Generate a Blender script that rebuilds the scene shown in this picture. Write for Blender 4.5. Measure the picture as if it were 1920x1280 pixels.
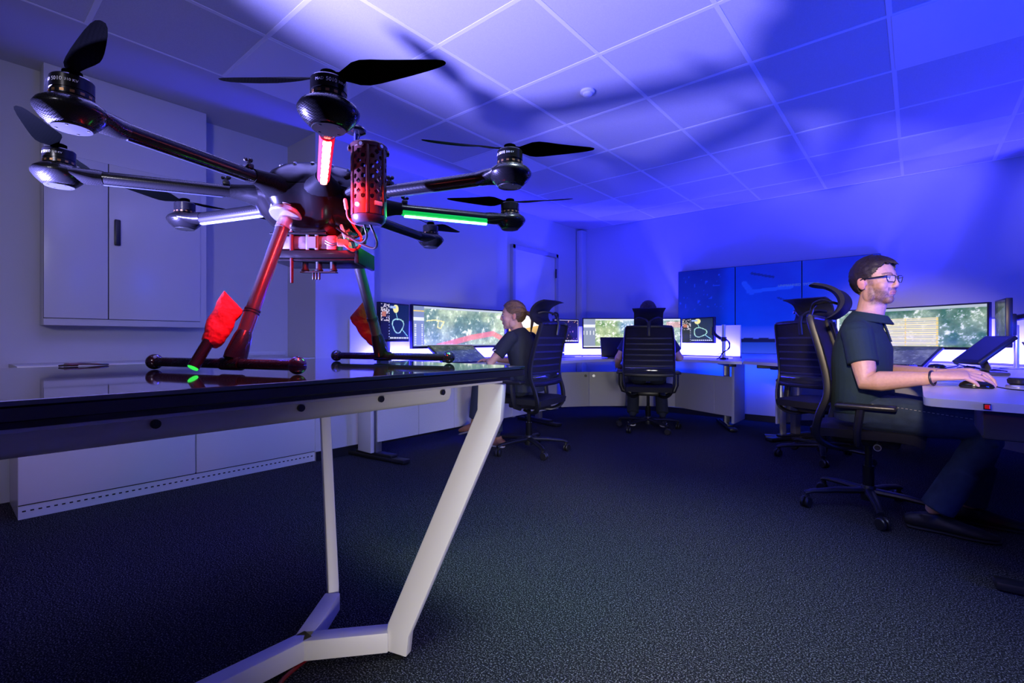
import bpy, bmesh, math, random
import numpy as np
from mathutils import Vector, Matrix, Quaternion
random.seed(7)
np.random.seed(7)
for o in list(bpy.data.objects):
    bpy.data.objects.remove(o)
SC = bpy.context.scene
COL = SC.collection
PI = math.pi
rad = math.radians

# ---------------------------------------------------------------- camera
EYE = 0.92            # eye height; the room: left wall x = -3.7, back wall y = 6, ceiling z = 2.5
YAW = rad(39.9)
cam_d = bpy.data.cameras.new('camera')
cam = bpy.data.objects.new('camera', cam_d)
COL.objects.link(cam)
cam.location = (0, 0, EYE)
cam.rotation_euler = (PI / 2, 0, YAW)
cam_d.sensor_width = 36.0
cam_d.lens = 907.0 / 1920.0 * 36.0
cam_d.shift_y = -3.0 / 1920.0
cam_d.clip_start = 0.02
SC.camera = cam
SC.view_settings.view_transform = 'Standard'
SC.view_settings.look = 'None'
SC.view_settings.gamma = 1.0
SC.view_settings.exposure = 0.0
SC.view_settings.use_curve_mapping = False

# ---------------------------------------------------------------- world and lamps
W = bpy.data.worlds.new('world')
SC.world = W
W.use_nodes = True
W.node_tree.nodes['Background'].inputs[0].default_value = (0.0, 0.004, 0.03, 1)
W.node_tree.nodes['Background'].inputs[1].default_value = 0.05


def aim(o, target):
    d = Vector(target) - Vector(o.location)
    o.rotation_euler = d.to_track_quat('-Z', 'Y').to_euler()


def spot(name, loc, target, power, color, size=60, blend=0.5, radius=0.05):
    d = bpy.data.lights.new(name, 'SPOT')
    d.energy = power
    d.color = color
    d.spot_size = rad(size)
    d.spot_blend = blend
    d.shadow_soft_size = radius
    o = bpy.data.objects.new(name, d)
    COL.objects.link(o)
    o.location = loc
    aim(o, target)
    return o


def area(name, loc, target, power, color, sx, sy, spread=180):
    d = bpy.data.lights.new(name, 'AREA')
    d.shape = 'RECTANGLE'
    d.size = sx
    d.size_y = sy
    d.energy = power
    d.color = color
    d.spread = rad(spread)
    o = bpy.data.objects.new(name, d)
    COL.objects.link(o)
    o.location = loc
    aim(o, target)
    return o


LED = (0.027, 0.023, 1.0)
BLUE = (0.003, 0.035, 1.0)
# white flash lying at the left end of the table, throwing the drone's shadow on the ceiling
spot('flash_under_drone', (-1.70, -0.14, 0.93), (-0.70, 1.61, 3.03), 1150, (0.27, 0.25, 1.0), 87, 0.55, 0.026).data.specular_factor = 0.2
# blue room wash from behind and right of the camera
area('blue_wash', (2.45, 1.6, 0.9), (-1.4, 4.4, 2.5), 100, BLUE, 1.0, 1.0, 100)
# unseen spots added to brighten people, table legs, floor, left wall and desks
spot('key_for_operator', (0.05, -0.25, 1.75), (-0.05, 3.0, 1.06), 600, (1.0, 0.78, 0.56), 22, 0.7, 0.10)
spot('key_for_table_legs', (0.55, -0.35, 0.34), (-1.02, 1.32, 0.24), 120, (1.0, 0.93, 0.88), 48, 0.8, 0.15)
spot('key_for_woman', (-1.1, 1.9, 2.2), (-2.55, 3.02, 0.98), 60, (1.0, 0.74, 0.55), 20, 0.8, 0.08)
spot('key_for_floor', (-0.35, 0.9, 2.35), (-0.70, 1.55, 0.0), 270, (0.74, 0.95, 1.0), 66, 1.0, 0.2)
spot('key_for_left_wall', (-0.5, -0.9, 1.6), (-3.9, 1.3, 1.3), 66, (0.84, 0.80, 1.0), 70, 0.9, 0.2)
spot('key_for_desks', (-0.55, 1.9, 0.60), (-3.1, 3.4, 0.40), 60, (1.0, 0.97, 0.92), 56, 0.9, 0.2)
spot('key_for_far_desk', (-0.75, 2.7, 0.45), (-1.95, 5.3, 0.38), 26, (1.0, 0.97, 0.95), 50, 0.9, 0.15)
LED_RUNS = [  # (x0, y0, x1, y1, power): the strips that lie at the back of the worktops
    (-3.40, 2.25, -3.40, 4.35, 15), (-3.30, 4.72, -3.12, 5.06, 4), (-3.12, 5.06, -2.22, 5.80, 13),
    (-2.22, 5.80, -1.55, 5.66, 8), (-0.98, 5.58, -0.56, 5.79, 6), (-0.56, 5.79, 0.44, 5.25, 14), (0.44, 5.25, 0.86, 4.66, 9)]
for i_, (x0, y0, x1, y1, pw) in enumerate(LED_RUNS):
    L_ = math.hypot(x1 - x0, y1 - y0)
    d_ = bpy.data.lights.new('led_run', 'AREA')
    d_.shape = 'RECTANGLE'
    d_.size = L_
    d_.size_y = 0.03
    d_.energy = pw * 9.5
    d_.color = LED
    o_ = bpy.data.objects.new('led_run', d_)
    COL.objects.link(o_)
    o_.location = ((x0 + x1) / 2, (y0 + y1) / 2, 0.757)
    sx_ = Vector((x1 - x0, y1 - y0, 0)).normalized()
    dz_ = Vector((-sx_.y * 0.75, sx_.x * 0.75, 0.66)).normalized()      # leans towards the back panel
    m_ = Matrix((sx_, (-dz_).cross(sx_), -dz_)).transposed()
    o_.rotation_euler = m_.to_euler()

# blue strips under the worktops, washing the wall below the desks
for x0, y0, x1, y1, pw in ((-3.46, 2.4, -3.46, 4.3, 4), (-3.20, 5.12, -2.25, 5.88, 5), (-2.0, 5.80, -0.7, 5.80, 9)):
    d_ = bpy.data.lights.new('under_desk_run', 'AREA')
    d_.shape = 'RECTANGLE'
    d_.size = math.hypot(x1 - x0, y1 - y0)
    d_.size_y = 0.03
    d_.energy = pw
    d_.color = BLUE
    o_ = bpy.data.objects.new('under_desk_run', d_)
    COL.objects.link(o_)
    o_.location = ((x0 + x1) / 2, (y0 + y1) / 2, 0.60)
    sx_ = Vector((x1 - x0, y1 - y0, 0)).normalized()
    dz_ = Vector((-sx_.y, sx_.x, -0.5)).normalized()
    m_ = Matrix((sx_, (-dz_).cross(sx_), -dz_)).transposed()
    o_.rotation_euler = m_.to_euler()

# ---------------------------------------------------------------- helpers


def lin(r, g, b):
    f = lambda c: (c / 255.0) / 12.92 if c / 255.0 <= 0.04045 else ((c / 255.0 + 0.055) / 1.055) ** 2.4
    return (f(r), f(g), f(b))


MATS = {}


def M(name, col=(0.5, 0.5, 0.5), rough=0.5, metal=0.0, emit=None, es=0.0, noise=None, bump=None, spec=None, alpha=None, trans=None, coat=None):
    """Principled material; noise = (scale, second colour, contrast), bump = (scale, strength)."""
    if name in MATS:
        return MATS[name]
    m = bpy.data.materials.new(name)
    m.use_nodes = True
    nt = m.node_tree
    b = nt.nodes['Principled BSDF']
    b.inputs['Base Color'].default_value = (*col, 1)
    b.inputs['Roughness'].default_value = rough
    b.inputs['Metallic'].default_value = metal
    if spec is not None:
        b.inputs['Specular IOR Level'].default_value = spec
    if emit is not None:
        b.inputs['Emission Color'].default_value = (*emit, 1)
        b.inputs['Emission Strength'].default_value = es
    if trans is not None:
        b.inputs['Transmission Weight'].default_value = trans
    if coat is not None:
        b.inputs['Coat Weight'].default_value = coat
        b.inputs['Coat Roughness'].default_value = 0.05
    if alpha is not None:
        b.inputs['Alpha'].default_value = alpha
    if noise or bump:
        tc = nt.nodes.new('ShaderNodeTexCoord')
    if noise:
        n = nt.nodes.new('ShaderNodeTexNoise')
        n.inputs['Scale'].default_value = noise[0]
        n.inputs['Detail'].default_value = 3
        r = nt.nodes.new('ShaderNodeValToRGB')
        k = noise[2] if len(noise) > 2 else 0.2
        r.color_ramp.elements[0].position = 0.5 - k
        r.color_ramp.elements[0].color = (*col, 1)
        r.color_ramp.elements[1].position = 0.5 + k
        r.color_ramp.elements[1].color = (*noise[1], 1)
        nt.links.new(tc.outputs['Object'], n.inputs['Vector'])
        nt.links.new(n.outputs['Fac'], r.inputs['Fac'])
        nt.links.new(r.outputs['Color'], b.inputs['Base Color'])
    if bump:
        n2 = nt.nodes.new('ShaderNodeTexNoise')
        n2.inputs['Scale'].default_value = bump[0]
        n2.inputs['Detail'].default_value = 2
        bp = nt.nodes.new('ShaderNodeBump')
        bp.inputs['Strength'].default_value = bump[1]
        bp.inputs['Distance'].default_value = 0.01
        nt.links.new(tc.outputs['Object'], n2.inputs['Vector'])
        nt.links.new(n2.outputs['Fac'], bp.inputs['Height'])
        nt.links.new(bp.outputs['Normal'], b.inputs['Normal'])
    MATS[name] = m
    return m


def M_attr(name, emit=0.0, rough=0.5, noise=None):
    """Material that takes its colour from the mesh attribute 'Col' (screen picture or skin)."""
    if name in MATS:
        return MATS[name]
    m = bpy.data.materials.new(name)
    m.use_nodes = True
    nt = m.node_tree
    b = nt.nodes['Principled BSDF']
    a = nt.nodes.new('ShaderNodeAttribute')
    a.attribute_name = 'Col'
    src = a.outputs['Color']
    if noise:
        tc = nt.nodes.new('ShaderNodeTexCoord')
        n = nt.nodes.new('ShaderNodeTexNoise')
        n.inputs['Scale'].default_value = noise[0]
        mr = nt.nodes.new('ShaderNodeMapRange')
        mr.inputs['From Min'].default_value = 0.3
        mr.inputs['From Max'].default_value = 0.7
        mr.inputs['To Min'].default_value = 1 - noise[1]
        mr.inputs['To Max'].default_value = 1 + noise[1]
        mx = nt.nodes.new('ShaderNodeVectorMath')
        mx.operation = 'SCALE'
        nt.links.new(tc.outputs['Object'], n.inputs['Vector'])
        nt.links.new(n.outputs['Fac'], mr.inputs['Value'])
        nt.links.new(src, mx.inputs[0])
        nt.links.new(mr.outputs['Result'], mx.inputs['Scale'])
        src = mx.outputs[0]
    if emit:
        b.inputs['Base Color'].default_value = (0.01, 0.01, 0.012, 1)
        nt.links.new(src, b.inputs['Emission Color'])
        b.inputs['Emission Strength'].default_value = emit
    else:
        nt.links.new(src, b.inputs['Base Color'])
    b.inputs['Roughness'].default_value = rough
    MATS[name] = m
    return m


class MB:
    """Collects simple solids, then links them as ONE mesh object."""

    def __init__(s):
        s.v = []
        s.f = []

    def add(s, vs, fs):
        o = len(s.v)
        s.v.extend([tuple(p) for p in vs])
        s.f.extend([tuple(i + o for i in f) for f in fs])
        return s

    def addbm(s, bm, mat=None):
        if mat is not None:
            bmesh.ops.transform(bm, matrix=mat, verts=bm.verts)
        bm.verts.index_update()
        s.add([v.co[:] for v in bm.verts], [[v.index for v in f.verts] for f in bm.faces])
        bm.free()
        return s

    def box(s, c, size, rot=None, bev=0.0, seg=2):
        bm = bmesh.new()
        bmesh.ops.create_cube(bm, size=1.0)
        bmesh.ops.scale(bm, vec=Vector(size), verts=bm.verts)
        if bev:
            bmesh.ops.bevel(bm, geom=list(bm.edges), offset=bev, segments=seg, affect='EDGES', profile=0.5)
        m = Matrix.Translation(c)
        if rot is not None:
            m = m @ (rot.to_4x4() if isinstance(rot, Matrix) else Matrix.Rotation(rot, 4, 'Z'))
        return s.addbm(bm, m)

    def prism(s, poly, z0, z1):
        n = len(poly)
        vs = [(x, y, z0) for x, y in poly] + [(x, y, z1) for x, y in poly]
        fs = [tuple(range(n - 1, -1, -1)), tuple(range(n, 2 * n))]
        fs += [(i, (i + 1) % n, n + (i + 1) % n, n + i) for i in range(n)]
        return s.add(vs, fs)

    def tube(s, pts, r, n=10, caps=True, up=(0, 0, 1), ends=False):
        """Sweep: r is a number, or per point a number or (a, b) = (across, along up)."""
        P = [Vector(p) for p in pts]
        if not isinstance(r, (list, tuple)) or (len(r) == 2 and len(P) != 2 and not isinstance(r[0], (list, tuple))):
            r = [r] * len(P)
        R = [(q, q) if not isinstance(q, (list, tuple)) else q for q in r]
        if ends:  # rounded ends
            t0 = (P[0] - P[1]).normalized()
            t1 = (P[-1] - P[-2]).normalized()
            a, b = R[0]
            a2, b2 = R[-1]
            m0, m1 = min(a, b), min(a2, b2)
            P = [P[0] + t0 * m0, P[0] + t0 * m0 * 0.75] + P + [P[-1] + t1 * m1 * 0.75, P[-1] + t1 * m1]
            R = [(a * .15, b * .15), (a * .66, b * .66)] + R + [(a2 * .66, b2 * .66), (a2 * .15, b2 * .15)]
        U = Vector(up).normalized()
        vs, fs = [], []
        k = len(P)
        pa = None
        for i in range(k):
            t = (P[min(i + 1, k - 1)] - P[max(i - 1, 0)])
            if t.length < 1e-9:
                t = Vector((0, 0, 1))
            t.normalize()
            a = U.cross(t)
            if a.length < 0.12:
                a = pa - t * pa.dot(t) if pa is not None else Vector((1, 0, 0)).cross(t)
                if a.length < 1e-6:
                    a = Vector((0, 1, 0)).cross(t)
            a.normalize()
            if pa is not None and a.dot(pa) < 0 and abs(a.dot(pa)) > .5:
                a = -a
            pa = a
            b = t.cross(a)
            ra, rb = R[i]
            for j in range(n):
                th = 2 * PI * j / n
                vs.append(P[i] + a * (ra * math.cos(th)) + b * (rb * math.sin(th)))
        for i in range(k - 1):
            for j in range(n):
                j2 = (j + 1) % n
                fs.append((i * n + j, i * n + j2, (i + 1) * n + j2, (i + 1) * n + j))
        if caps:
            fs.append(tuple(range(n - 1, -1, -1)))
            fs.append(tuple((k - 1) * n + j for j in range(n)))
        return s.add(vs, fs)

    def lathe(s, prof, n=24, c=(0, 0, 0), rot=None, mod=None):
        vs, fs = [], []
        k = len(prof)
        for r, z in prof:
            for j in range(n):
                th = 2 * PI * j / n
                q = r if mod is None else mod(r, z, th)
                vs.append(Vector((q * math.cos(th), q * math.sin(th), z)))
        m = Matrix.Translation(c)
        if rot is not None:
            m = m @ rot.to_4x4()
        vs = [m @ v for v in vs]
        for i in range(k - 1):
            for j in range(n):
                j2 = (j + 1) % n
                fs.append((i * n + j, i * n + j2, (i + 1) * n + j2, (i + 1) * n + j))
        fs.append(tuple(range(n - 1, -1, -1)))
        fs.append(tuple((k - 1) * n + j for j in range(n)))
        return s.add(vs, fs)

    def ell(s, c, r, nu=16, nv=10, rot=None):
        bm = bmesh.new()
        bmesh.ops.create_uvsphere(bm, u_segments=nu, v_segments=nv, radius=1.0)
        r = (r, r, r) if not isinstance(r, (tuple, list)) else r
        m = Matrix.Translation(c) @ (rot.to_4x4() if rot is not None else Matrix()) @ Matrix.Diagonal((*r, 1))
        return s.addbm(bm, m)

    def torus(s, c, R, r, rot=None, n=28, k=8):
        vs, fs = [], []
        m = Matrix.Translation(c) @ (rot.to_4x4() if rot is not None else Matrix())
        for i in range(n):
            a = 2 * PI * i / n
            for j in range(k):
                b = 2 * PI * j / k
                vs.append(m @ Vector(((R + r * math.cos(b)) * math.cos(a), (R + r * math.cos(b)) * math.sin(a), r * math.sin(b))))
        for i in range(n):
            for j in range(k):
                fs.append((i * k + j, ((i + 1) % n) * k + j, ((i + 1) % n) * k + (j + 1) % k, i * k + (j + 1) % k))
        return s.add(vs, fs)

    def mesh(s, name):
        me = bpy.data.meshes.new(name)
        me.from_pydata(s.v, [], s.f)
        bm = bmesh.new()
        bm.from_mesh(me)
        bmesh.ops.recalc_face_normals(bm, faces=bm.faces)
        bm.to_mesh(me)
        bm.free()
        return me

    def build(s, name, mat, parent=None, sharp=35, smooth=True, loc=None, rotz=None):
        me = s.mesh(name)
        if smooth:
            me.shade_smooth()
            me.set_sharp_from_angle(angle=rad(sharp))
        me.materials.append(mat)
        o = bpy.data.objects.new(name, me)
        COL.objects.link(o)
        if parent is not None:
            o.parent = parent
        if loc is not None:
            o.location = loc
        if rotz is not None:
            o.rotation_euler = (0, 0, rotz)
        return o


def tag(o, label, cat, group=None):
    o['label'] = label
    o['category'] = cat
    if group:
        o['group'] = group
    return o


def thing(name, label, cat, loc=(0, 0, 0), rotz=0.0, group=None):
    o = bpy.data.objects.new(name, None)
    o.empty_display_size = 0.1
    COL.objects.link(o)
    o.location = loc
    o.rotation_euler = (0, 0, rotz)
    return tag(o, label, cat, group)


def struct(o):
    o['kind'] = 'structure'
    return o


def copy_tree(o, parent=None):
    c = o.copy()
    COL.objects.link(c)
    if parent is not None:
        c.parent = parent
    for ch in list(o.children):
        copy_tree(ch, c)
    return c


def RZ(a):
    return Matrix.Rotation(a, 3, 'Z')


def RX(a):
    return Matrix.Rotation(a, 3, 'X')


def RY(a):
    return Matrix.Rotation(a, 3, 'Y')


def text_mesh(body, size, depth=0.0004, align='CENTER'):
    cu = bpy.data.curves.new('lettering', 'FONT')
    cu.body = body
    cu.size = size
    cu.extrude = depth
    cu.align_x = align
    cu.align_y = 'CENTER'
    cu.resolution_u = 3
    o = bpy.data.objects.new('lettering', cu)
    COL.objects.link(o)
    dg = bpy.context.evaluated_depsgraph_get()
    me = bpy.data.meshes.new_from_object(o.evaluated_get(dg))
    bpy.data.objects.remove(o)
    me.materials.clear()
    return me


def smooth_poly(pts, n=6, closed=False):
    P = [np.array(p, float) for p in pts]
    out = []
    k = len(P)
    for i in range(k - 1):
        p0 = P[max(i - 1, 0)]
        p1, p2 = P[i], P[i + 1]
        p3 = P[min(i + 2, k - 1)]
        for t in np.linspace(0, 1, n, endpoint=False):
            out.append(0.5 * ((2 * p1) + (-p0 + p2) * t + (2 * p0 - 5 * p1 + 4 * p2 - p3) * t * t + (-p0 + 3 * p1 - 3 * p2 + p3) * t ** 3))
    out.append(P[-1])
    return [tuple(q) for q in out]


# materials
white_wall = M('white_paint', (0.53, 0.53, 0.53), 0.7, bump=(220, 0.04))
tile_m = M('mineral_tile', (0.60, 0.60, 0.60), 0.85, noise=(260, (0.54, 0.54, 0.54), 0.15))
grid_m = M('white_grid_metal', (0.80, 0.80, 0.80), 0.35)
panel_m = M('luminaire_diffuser', (0.78, 0.78, 0.80), 0.3)
white_lam = M('white_laminate', (0.62, 0.62, 0.62), 0.27)
grey_lam = M('grey_laminate', (0.52, 0.52, 0.54), 0.45, noise=(300, (0.46, 0.46, 0.48), 0.2))
black_pl = M('black_plastic', (0.012, 0.012, 0.014), 0.38)
black_matt = M('black_matt', (0.008, 0.008, 0.010), 0.7)
black_gloss = M('black_gloss', (0.008, 0.008, 0.010), 0.12)
silver = M('brushed_silver', (0.62, 0.62, 0.64), 0.28, 0.9)
leg_paint = M('pale_grey_paint', (0.66, 0.64, 0.65), 0.45)
mesh_m = M('black_mesh_fabric', (0.005, 0.0055, 0.009), 0.75, bump=(900, 0.3))
chair_fr = M('dark_chair_frame', (0.008, 0.0085, 0.012), 0.42)
# ---------------------------------------------------------------- room shell
CEIL = 2.50


def carpet_mat():
    m = bpy.data.materials.new('carpet')
    m.use_nodes = True
    nt = m.node_tree
    b = nt.nodes['Principled BSDF']
    tc = nt.nodes.new('ShaderNodeTexCoord')
    n = nt.nodes.new('ShaderNodeTexNoise')
    n.inputs['Scale'].default_value = 210
    n.inputs['Detail'].default_value = 4
    n.inputs['Roughness'].default_value = 0.7
    r = nt.nodes.new('ShaderNodeValToRGB')
    e = r.color_ramp.elements
    e[0].position = 0.42
    e[0].color = (0.005, 0.0055, 0.007, 1)
    e[1].position = 0.62
    e[1].color = (0.21, 0.215, 0.23, 1)
    x = r.color_ramp.elements.new(0.54)
    x.color = (0.016, 0.017, 0.020, 1)
    nt.links.new(tc.outputs['Object'], n.inputs['Vector'])
    nt.links.new(n.outputs['Fac'], r.inputs['Fac'])
    nt.links.new(r.outputs['Color'], b.inputs['Base Color'])
    b.inputs['Roughness'].default_value = 1.0
    b.inputs['Specular IOR Level'].default_value = 0.1
    bp = nt.nodes.new('ShaderNodeBump')
    bp.inputs['Strength'].default_value = 0.5
    bp.inputs['Distance'].default_value = 0.006
    nt.links.new(n.outputs['Fac'], bp.inputs['Height'])
    nt.links.new(bp.outputs['Normal'], b.inputs['Normal'])
    return m


XR, YB = 2.6, -2.6
struct(MB().box(((XR - 4.2) / 2, (YB + 6.2) / 2, -0.05), (XR + 4.4, 6.4 - YB, 0.1)).build('floor', carpet_mat()))
struct(MB().box(((XR - 3.7) / 2, 6.06, CEIL / 2), (XR + 4.0, 0.12, CEIL)).build('wall_back', white_wall))
struct(MB().box((XR + 0.06, (YB + 6.1) / 2, CEIL / 2), (0.12, 6.1 - YB, CEIL)).build('wall_right', white_wall))
struct(MB().box(((XR - 3.9) / 2, YB - 0.06, CEIL / 2), (XR + 4.2, 0.12, CEIL)).build('wall_front', white_wall))
# left wall: niche with the cupboard, a pillar, then two runs of wall with a small step
for c_, z_ in (((-4.03, (YB + 1.86) / 2, CEIL / 2), (0.16, 1.86 - YB, CEIL)), ((-3.80, 2.12, CEIL / 2), (0.60, 0.52, CEIL)),
              ((-3.78, 3.245, CEIL / 2), (0.24, 1.73, CEIL)), ((-3.81, 5.06, CEIL / 2), (0.18, 1.90, CEIL))):
    struct(MB().box(c_, z_).build('wall_left', white_wall))
# slim corner duct beside the far corner
struct(MB().box((-3.665, 5.93, 1.235), (0.09, 0.13, 2.47), bev=0.004).build('trim_corner', white_wall))
bb = MB()
bb.box((-3.655, 3.245, 0.035), (0.012, 1.72, 0.07))
bb.box((-3.71, 4.26, 0.035), (0.012, 0.30, 0.07))
bb.box((-3.71, 5.69, 0.035), (0.012, 0.62, 0.07))
bb.box((-3.494, 2.12, 0.035), (0.012, 0.52, 0.07))
struct(bb.build('baseboard_left', black_pl))
struct(MB().box(((XR - 3.7) / 2, 5.994, 0.035), (XR + 3.6, 0.012, 0.07)).build('baseboard_back', black_pl))

# door in the left wall
d = MB()
y0, y1, zt = 4.41, 5.36, 2.06
d.box((-3.712, (y0 + y1) / 2, (zt - 0.03) / 2), (0.03, y1 - y0 - 0.10, zt - 0.05))
door = struct(d.build('door_1', white_lam))
fr = MB()
fr.box((-3.700, y0 + 0.025, zt / 2), (0.06, 0.05, zt), bev=0.004)
fr.box((-3.700, y1 - 0.025, zt / 2), (0.06, 0.05, zt), bev=0.004)
fr.box((-3.700, (y0 + y1) / 2, zt - 0.025), (0.06, y1 - y0, 0.05), bev=0.004)
fr.build('door_frame', M('grey_door_frame', (0.34, 0.35, 0.40), 0.45), door)
for z in (0.25, 1.80):
    MB().tube([(-3.672, y1 - 0.055, z - 0.06), (-3.672, y1 - 0.055, z + 0.06)], 0.012, 10).build('hinge', M('dark_hinge', (0.05, 0.05, 0.06), 0.4, 0.6), door)
hd = MB()
hd.tube([(-3.697, y0 + 0.10, 1.02), (-3.65, y0 + 0.10, 1.02), (-3.64, y0 + 0.12, 1.02), (-3.64, y0 + 0.22, 1.02)], 0.009, 10)
hd.lathe([(0.026, 0), (0.026, 0.008)], 18, (-3.697, y0 + 0.10, 1.02), RY(PI / 2))
hd.build('door_handle', silver, door)

# ceiling: plain soffit, tile grid, tiles as pieces
GX0, GX1 = -3.19, XR
T = 0.6235
xs = [-0.101 + T * k for k in range(-4, 5)]
xs = [GX0] + xs + [GX1]
ys = [2.362 + T * k for k in range(-7, 6)]
ys = [YB] + ys + [5.98]
c = MB()
c.box(((XR - 4.1) / 2, (YB + 6.1) / 2, CEIL + 0.06), (XR + 4.3, 6.3 - YB, 0.08))
ceil = struct(c.build('ceiling', white_wall))
sf = MB()
sf.box(((GX0 - 4.1) / 2, (YB + 6.0) / 2, CEIL + 0.008), (4.1 + GX0, 6.0 - YB, 0.024))
sf.build('soffit', white_wall, ceil)
LUM = {(3, 11), (3, 8)}
tile_meshes = {}
for i in range(len(xs) - 1):
    for j in range(len(ys) - 1):
        x0, x1, yy0, yy1 = xs[i], xs[i + 1], ys[j], ys[j + 1]
        cx, cy = (x0 + x1) / 2, (yy0 + yy1) / 2
        lum = any(abs(cx - a) < 0.33 and abs(cy - b) < 0.32 for a, b in ((-2.90, 5.17), (-2.90, 3.30), (0.21, 5.17), (0.21, 3.30), (-2.90, 1.42), (0.21, 1.42)))
        sx, sy = round(x1 - x0 - 0.010, 4), round(yy1 - yy0 - 0.010, 4)
        if sx < 0.03 or sy < 0.03:
            continue
        key = (sx, sy, lum)
        if key not in tile_meshes:
            b = MB()
            if lum:
                b.box((0, 0, 0), (sx, sy, 0.012), bev=0.002, seg=1)
            else:
                b.box((0, 0, 0), (sx, sy, 0.012), bev=0.003, seg=1)
            me = b.mesh('ceiling_tile')
            me.materials.append(panel_m if lum else tile_m)
            tile_meshes[key] = me
        o = bpy.data.objects.new('ceiling_light_panel' if lum else 'ceiling_tile', tile_meshes[key])
        COL.objects.link(o)
        o.parent = ceil
        o.location = (cx, cy, CEIL + (0.000 if lum else 0.004))
for x in xs[:-1]:
    g = MB()
    g.box((x, (YB + 5.98) / 2, CEIL - 0.001), (0.024, 5.98 - YB, 0.006), bev=0.001, seg=1)
    g.build('ceiling_grid_bar', grid_m, ceil)
for y in ys[1:]:
    g = MB()
    g.box(((GX0 + GX1) / 2, y, CEIL - 0.0015), (GX1 - GX0, 0.024, 0.006), bev=0.001, seg=1)
    g.build('ceiling_grid_bar', grid_m, ceil)
# smoke detector on a tile
s = thing('smoke_detector', 'small white round smoke detector on a ceiling tile', 'smoke detector', (-1.60, 2.66, CEIL - 0.002))
MB().lathe([(0.0, -0.001), (0.045, -0.001), (0.046, -0.012), (0.040, -0.016), (0.0, -0.016)], 24).build('base', grid_m, s)
MB().lathe([(0.0, -0.0155), (0.030, -0.0155), (0.030, -0.026), (0.022, -0.032), (0.0, -0.033)], 24).build('sensor_head', grid_m, s)

# ---------------------------------------------------------------- wall cupboard and sideboard in the niche
k = thing('wall_cupboard', 'white wall cupboard with two doors and a dark handle, mounted left of the drone', 'cupboard', (-3.95, 0.81, 1.005))
wd, dp, ht = 0.82, 0.155, 1.49
MB().box((dp / 2, 0, ht / 2), (dp, wd, ht), bev=0.003).build('carcass', white_lam, k)
seam = black_matt
MB().box((dp + 0.0005, -0.020, 0.515), (0.002, 0.782, 0.952)).build('door_gap', seam, k)
dl = MB().box((dp + 0.006, -0.2685, 0.515), (0.012, 0.283, 0.946), bev=0.0015).build('door', white_lam, k)
dr = MB().box((dp + 0.006, 0.1235, 0.515), (0.012, 0.491, 0.946), bev=0.0015).build('door', white_lam, k)
MB().box((dp + 0.020, -0.083, 0.575), (0.022, 0.030, 0.16), bev=0.006).build('handle', black_pl, dr)

k = thing('sideboard', 'low white sideboard with two fronts and slotted plinth along the left wall', 'sideboard', (-3.73, 1.068, 0.0))
L, D, Ht = 1.585, 0.43, 0.763
MB().box((0, 0, Ht / 2 + 0.03), (D - 0.02, L, Ht - 0.06)).build('carcass', white_lam, k)
MB().box((0, 0, Ht + 0.011), (D + 0.006, L + 0.006, 0.022), bev=0.002).build('top', white_lam, k)
for y in (-0.398, 0.398):
    MB().box((D / 2, y, 0.4125), (0.018, 0.788, 0.675), bev=0.0015).build('front_panel', white_lam, k)
MB().box((0.004, 0, 0.035), (D - 0.008, L - 0.002, 0.070)).build('plinth', white_lam, k)
MB().box((D / 2 - 0.004, 0, 0.0725), (0.012, L - 0.004, 0.006)).build('plinth_gap', black_matt, k)
sl = MB()
for i in range(52):
    sl.box((D / 2 + 0.0005, -0.77 + i * 0.0302, 0.040), (0.002, 0.014, 0.007))
sl.build('plinth_slots', black_matt, k)
# low cable duct along the niche wall
tag(MB().box((-3.946, 1.62, 0.785 + 0.028), (0.008, 0.44, 0.030), bev=0.002).build('cable_duct', white_lam), 'thin white cable duct on the niche wall above the sideboard', 'cable duct')
# ---------------------------------------------------------------- meeting table with glass top
TZ = 0.846
tb = thing('meeting_table', 'long table with a black glass top and pale grey forked legs, carrying the drone', 'table', (-1.34, -0.10, 0))
tx0, tx1, ty0, ty1 = -0.49, 0.49, -1.30, 1.175    # local
glass = M('dark_table_glass', (0.012, 0.022, 0.024), 0.03, spec=0.9, coat=0.6)
gs = M('glass_edge', (0.02, 0.06, 0.07), 0.15, spec=0.6)
MB().box((0, (ty0 + ty1) / 2, TZ - 0.004), (0.98, ty1 - ty0, 0.008), bev=0.001, seg=1).build('glass_top', glass, tb)
MB().box((0, (ty0 + ty1) / 2, TZ - 0.0180), (0.978, ty1 - ty0 - 0.002, 0.019), bev=0.0015, seg=1).build('top_frame', M('black_table_edge', (0.010, 0.010, 0.014), 0.25), tb)
MB().box((0, (ty0 + ty1) / 2, TZ - 0.0325), (0.945, ty1 - ty0 - 0.09, 0.010)).build('under_tray', black_pl, tb)
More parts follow.
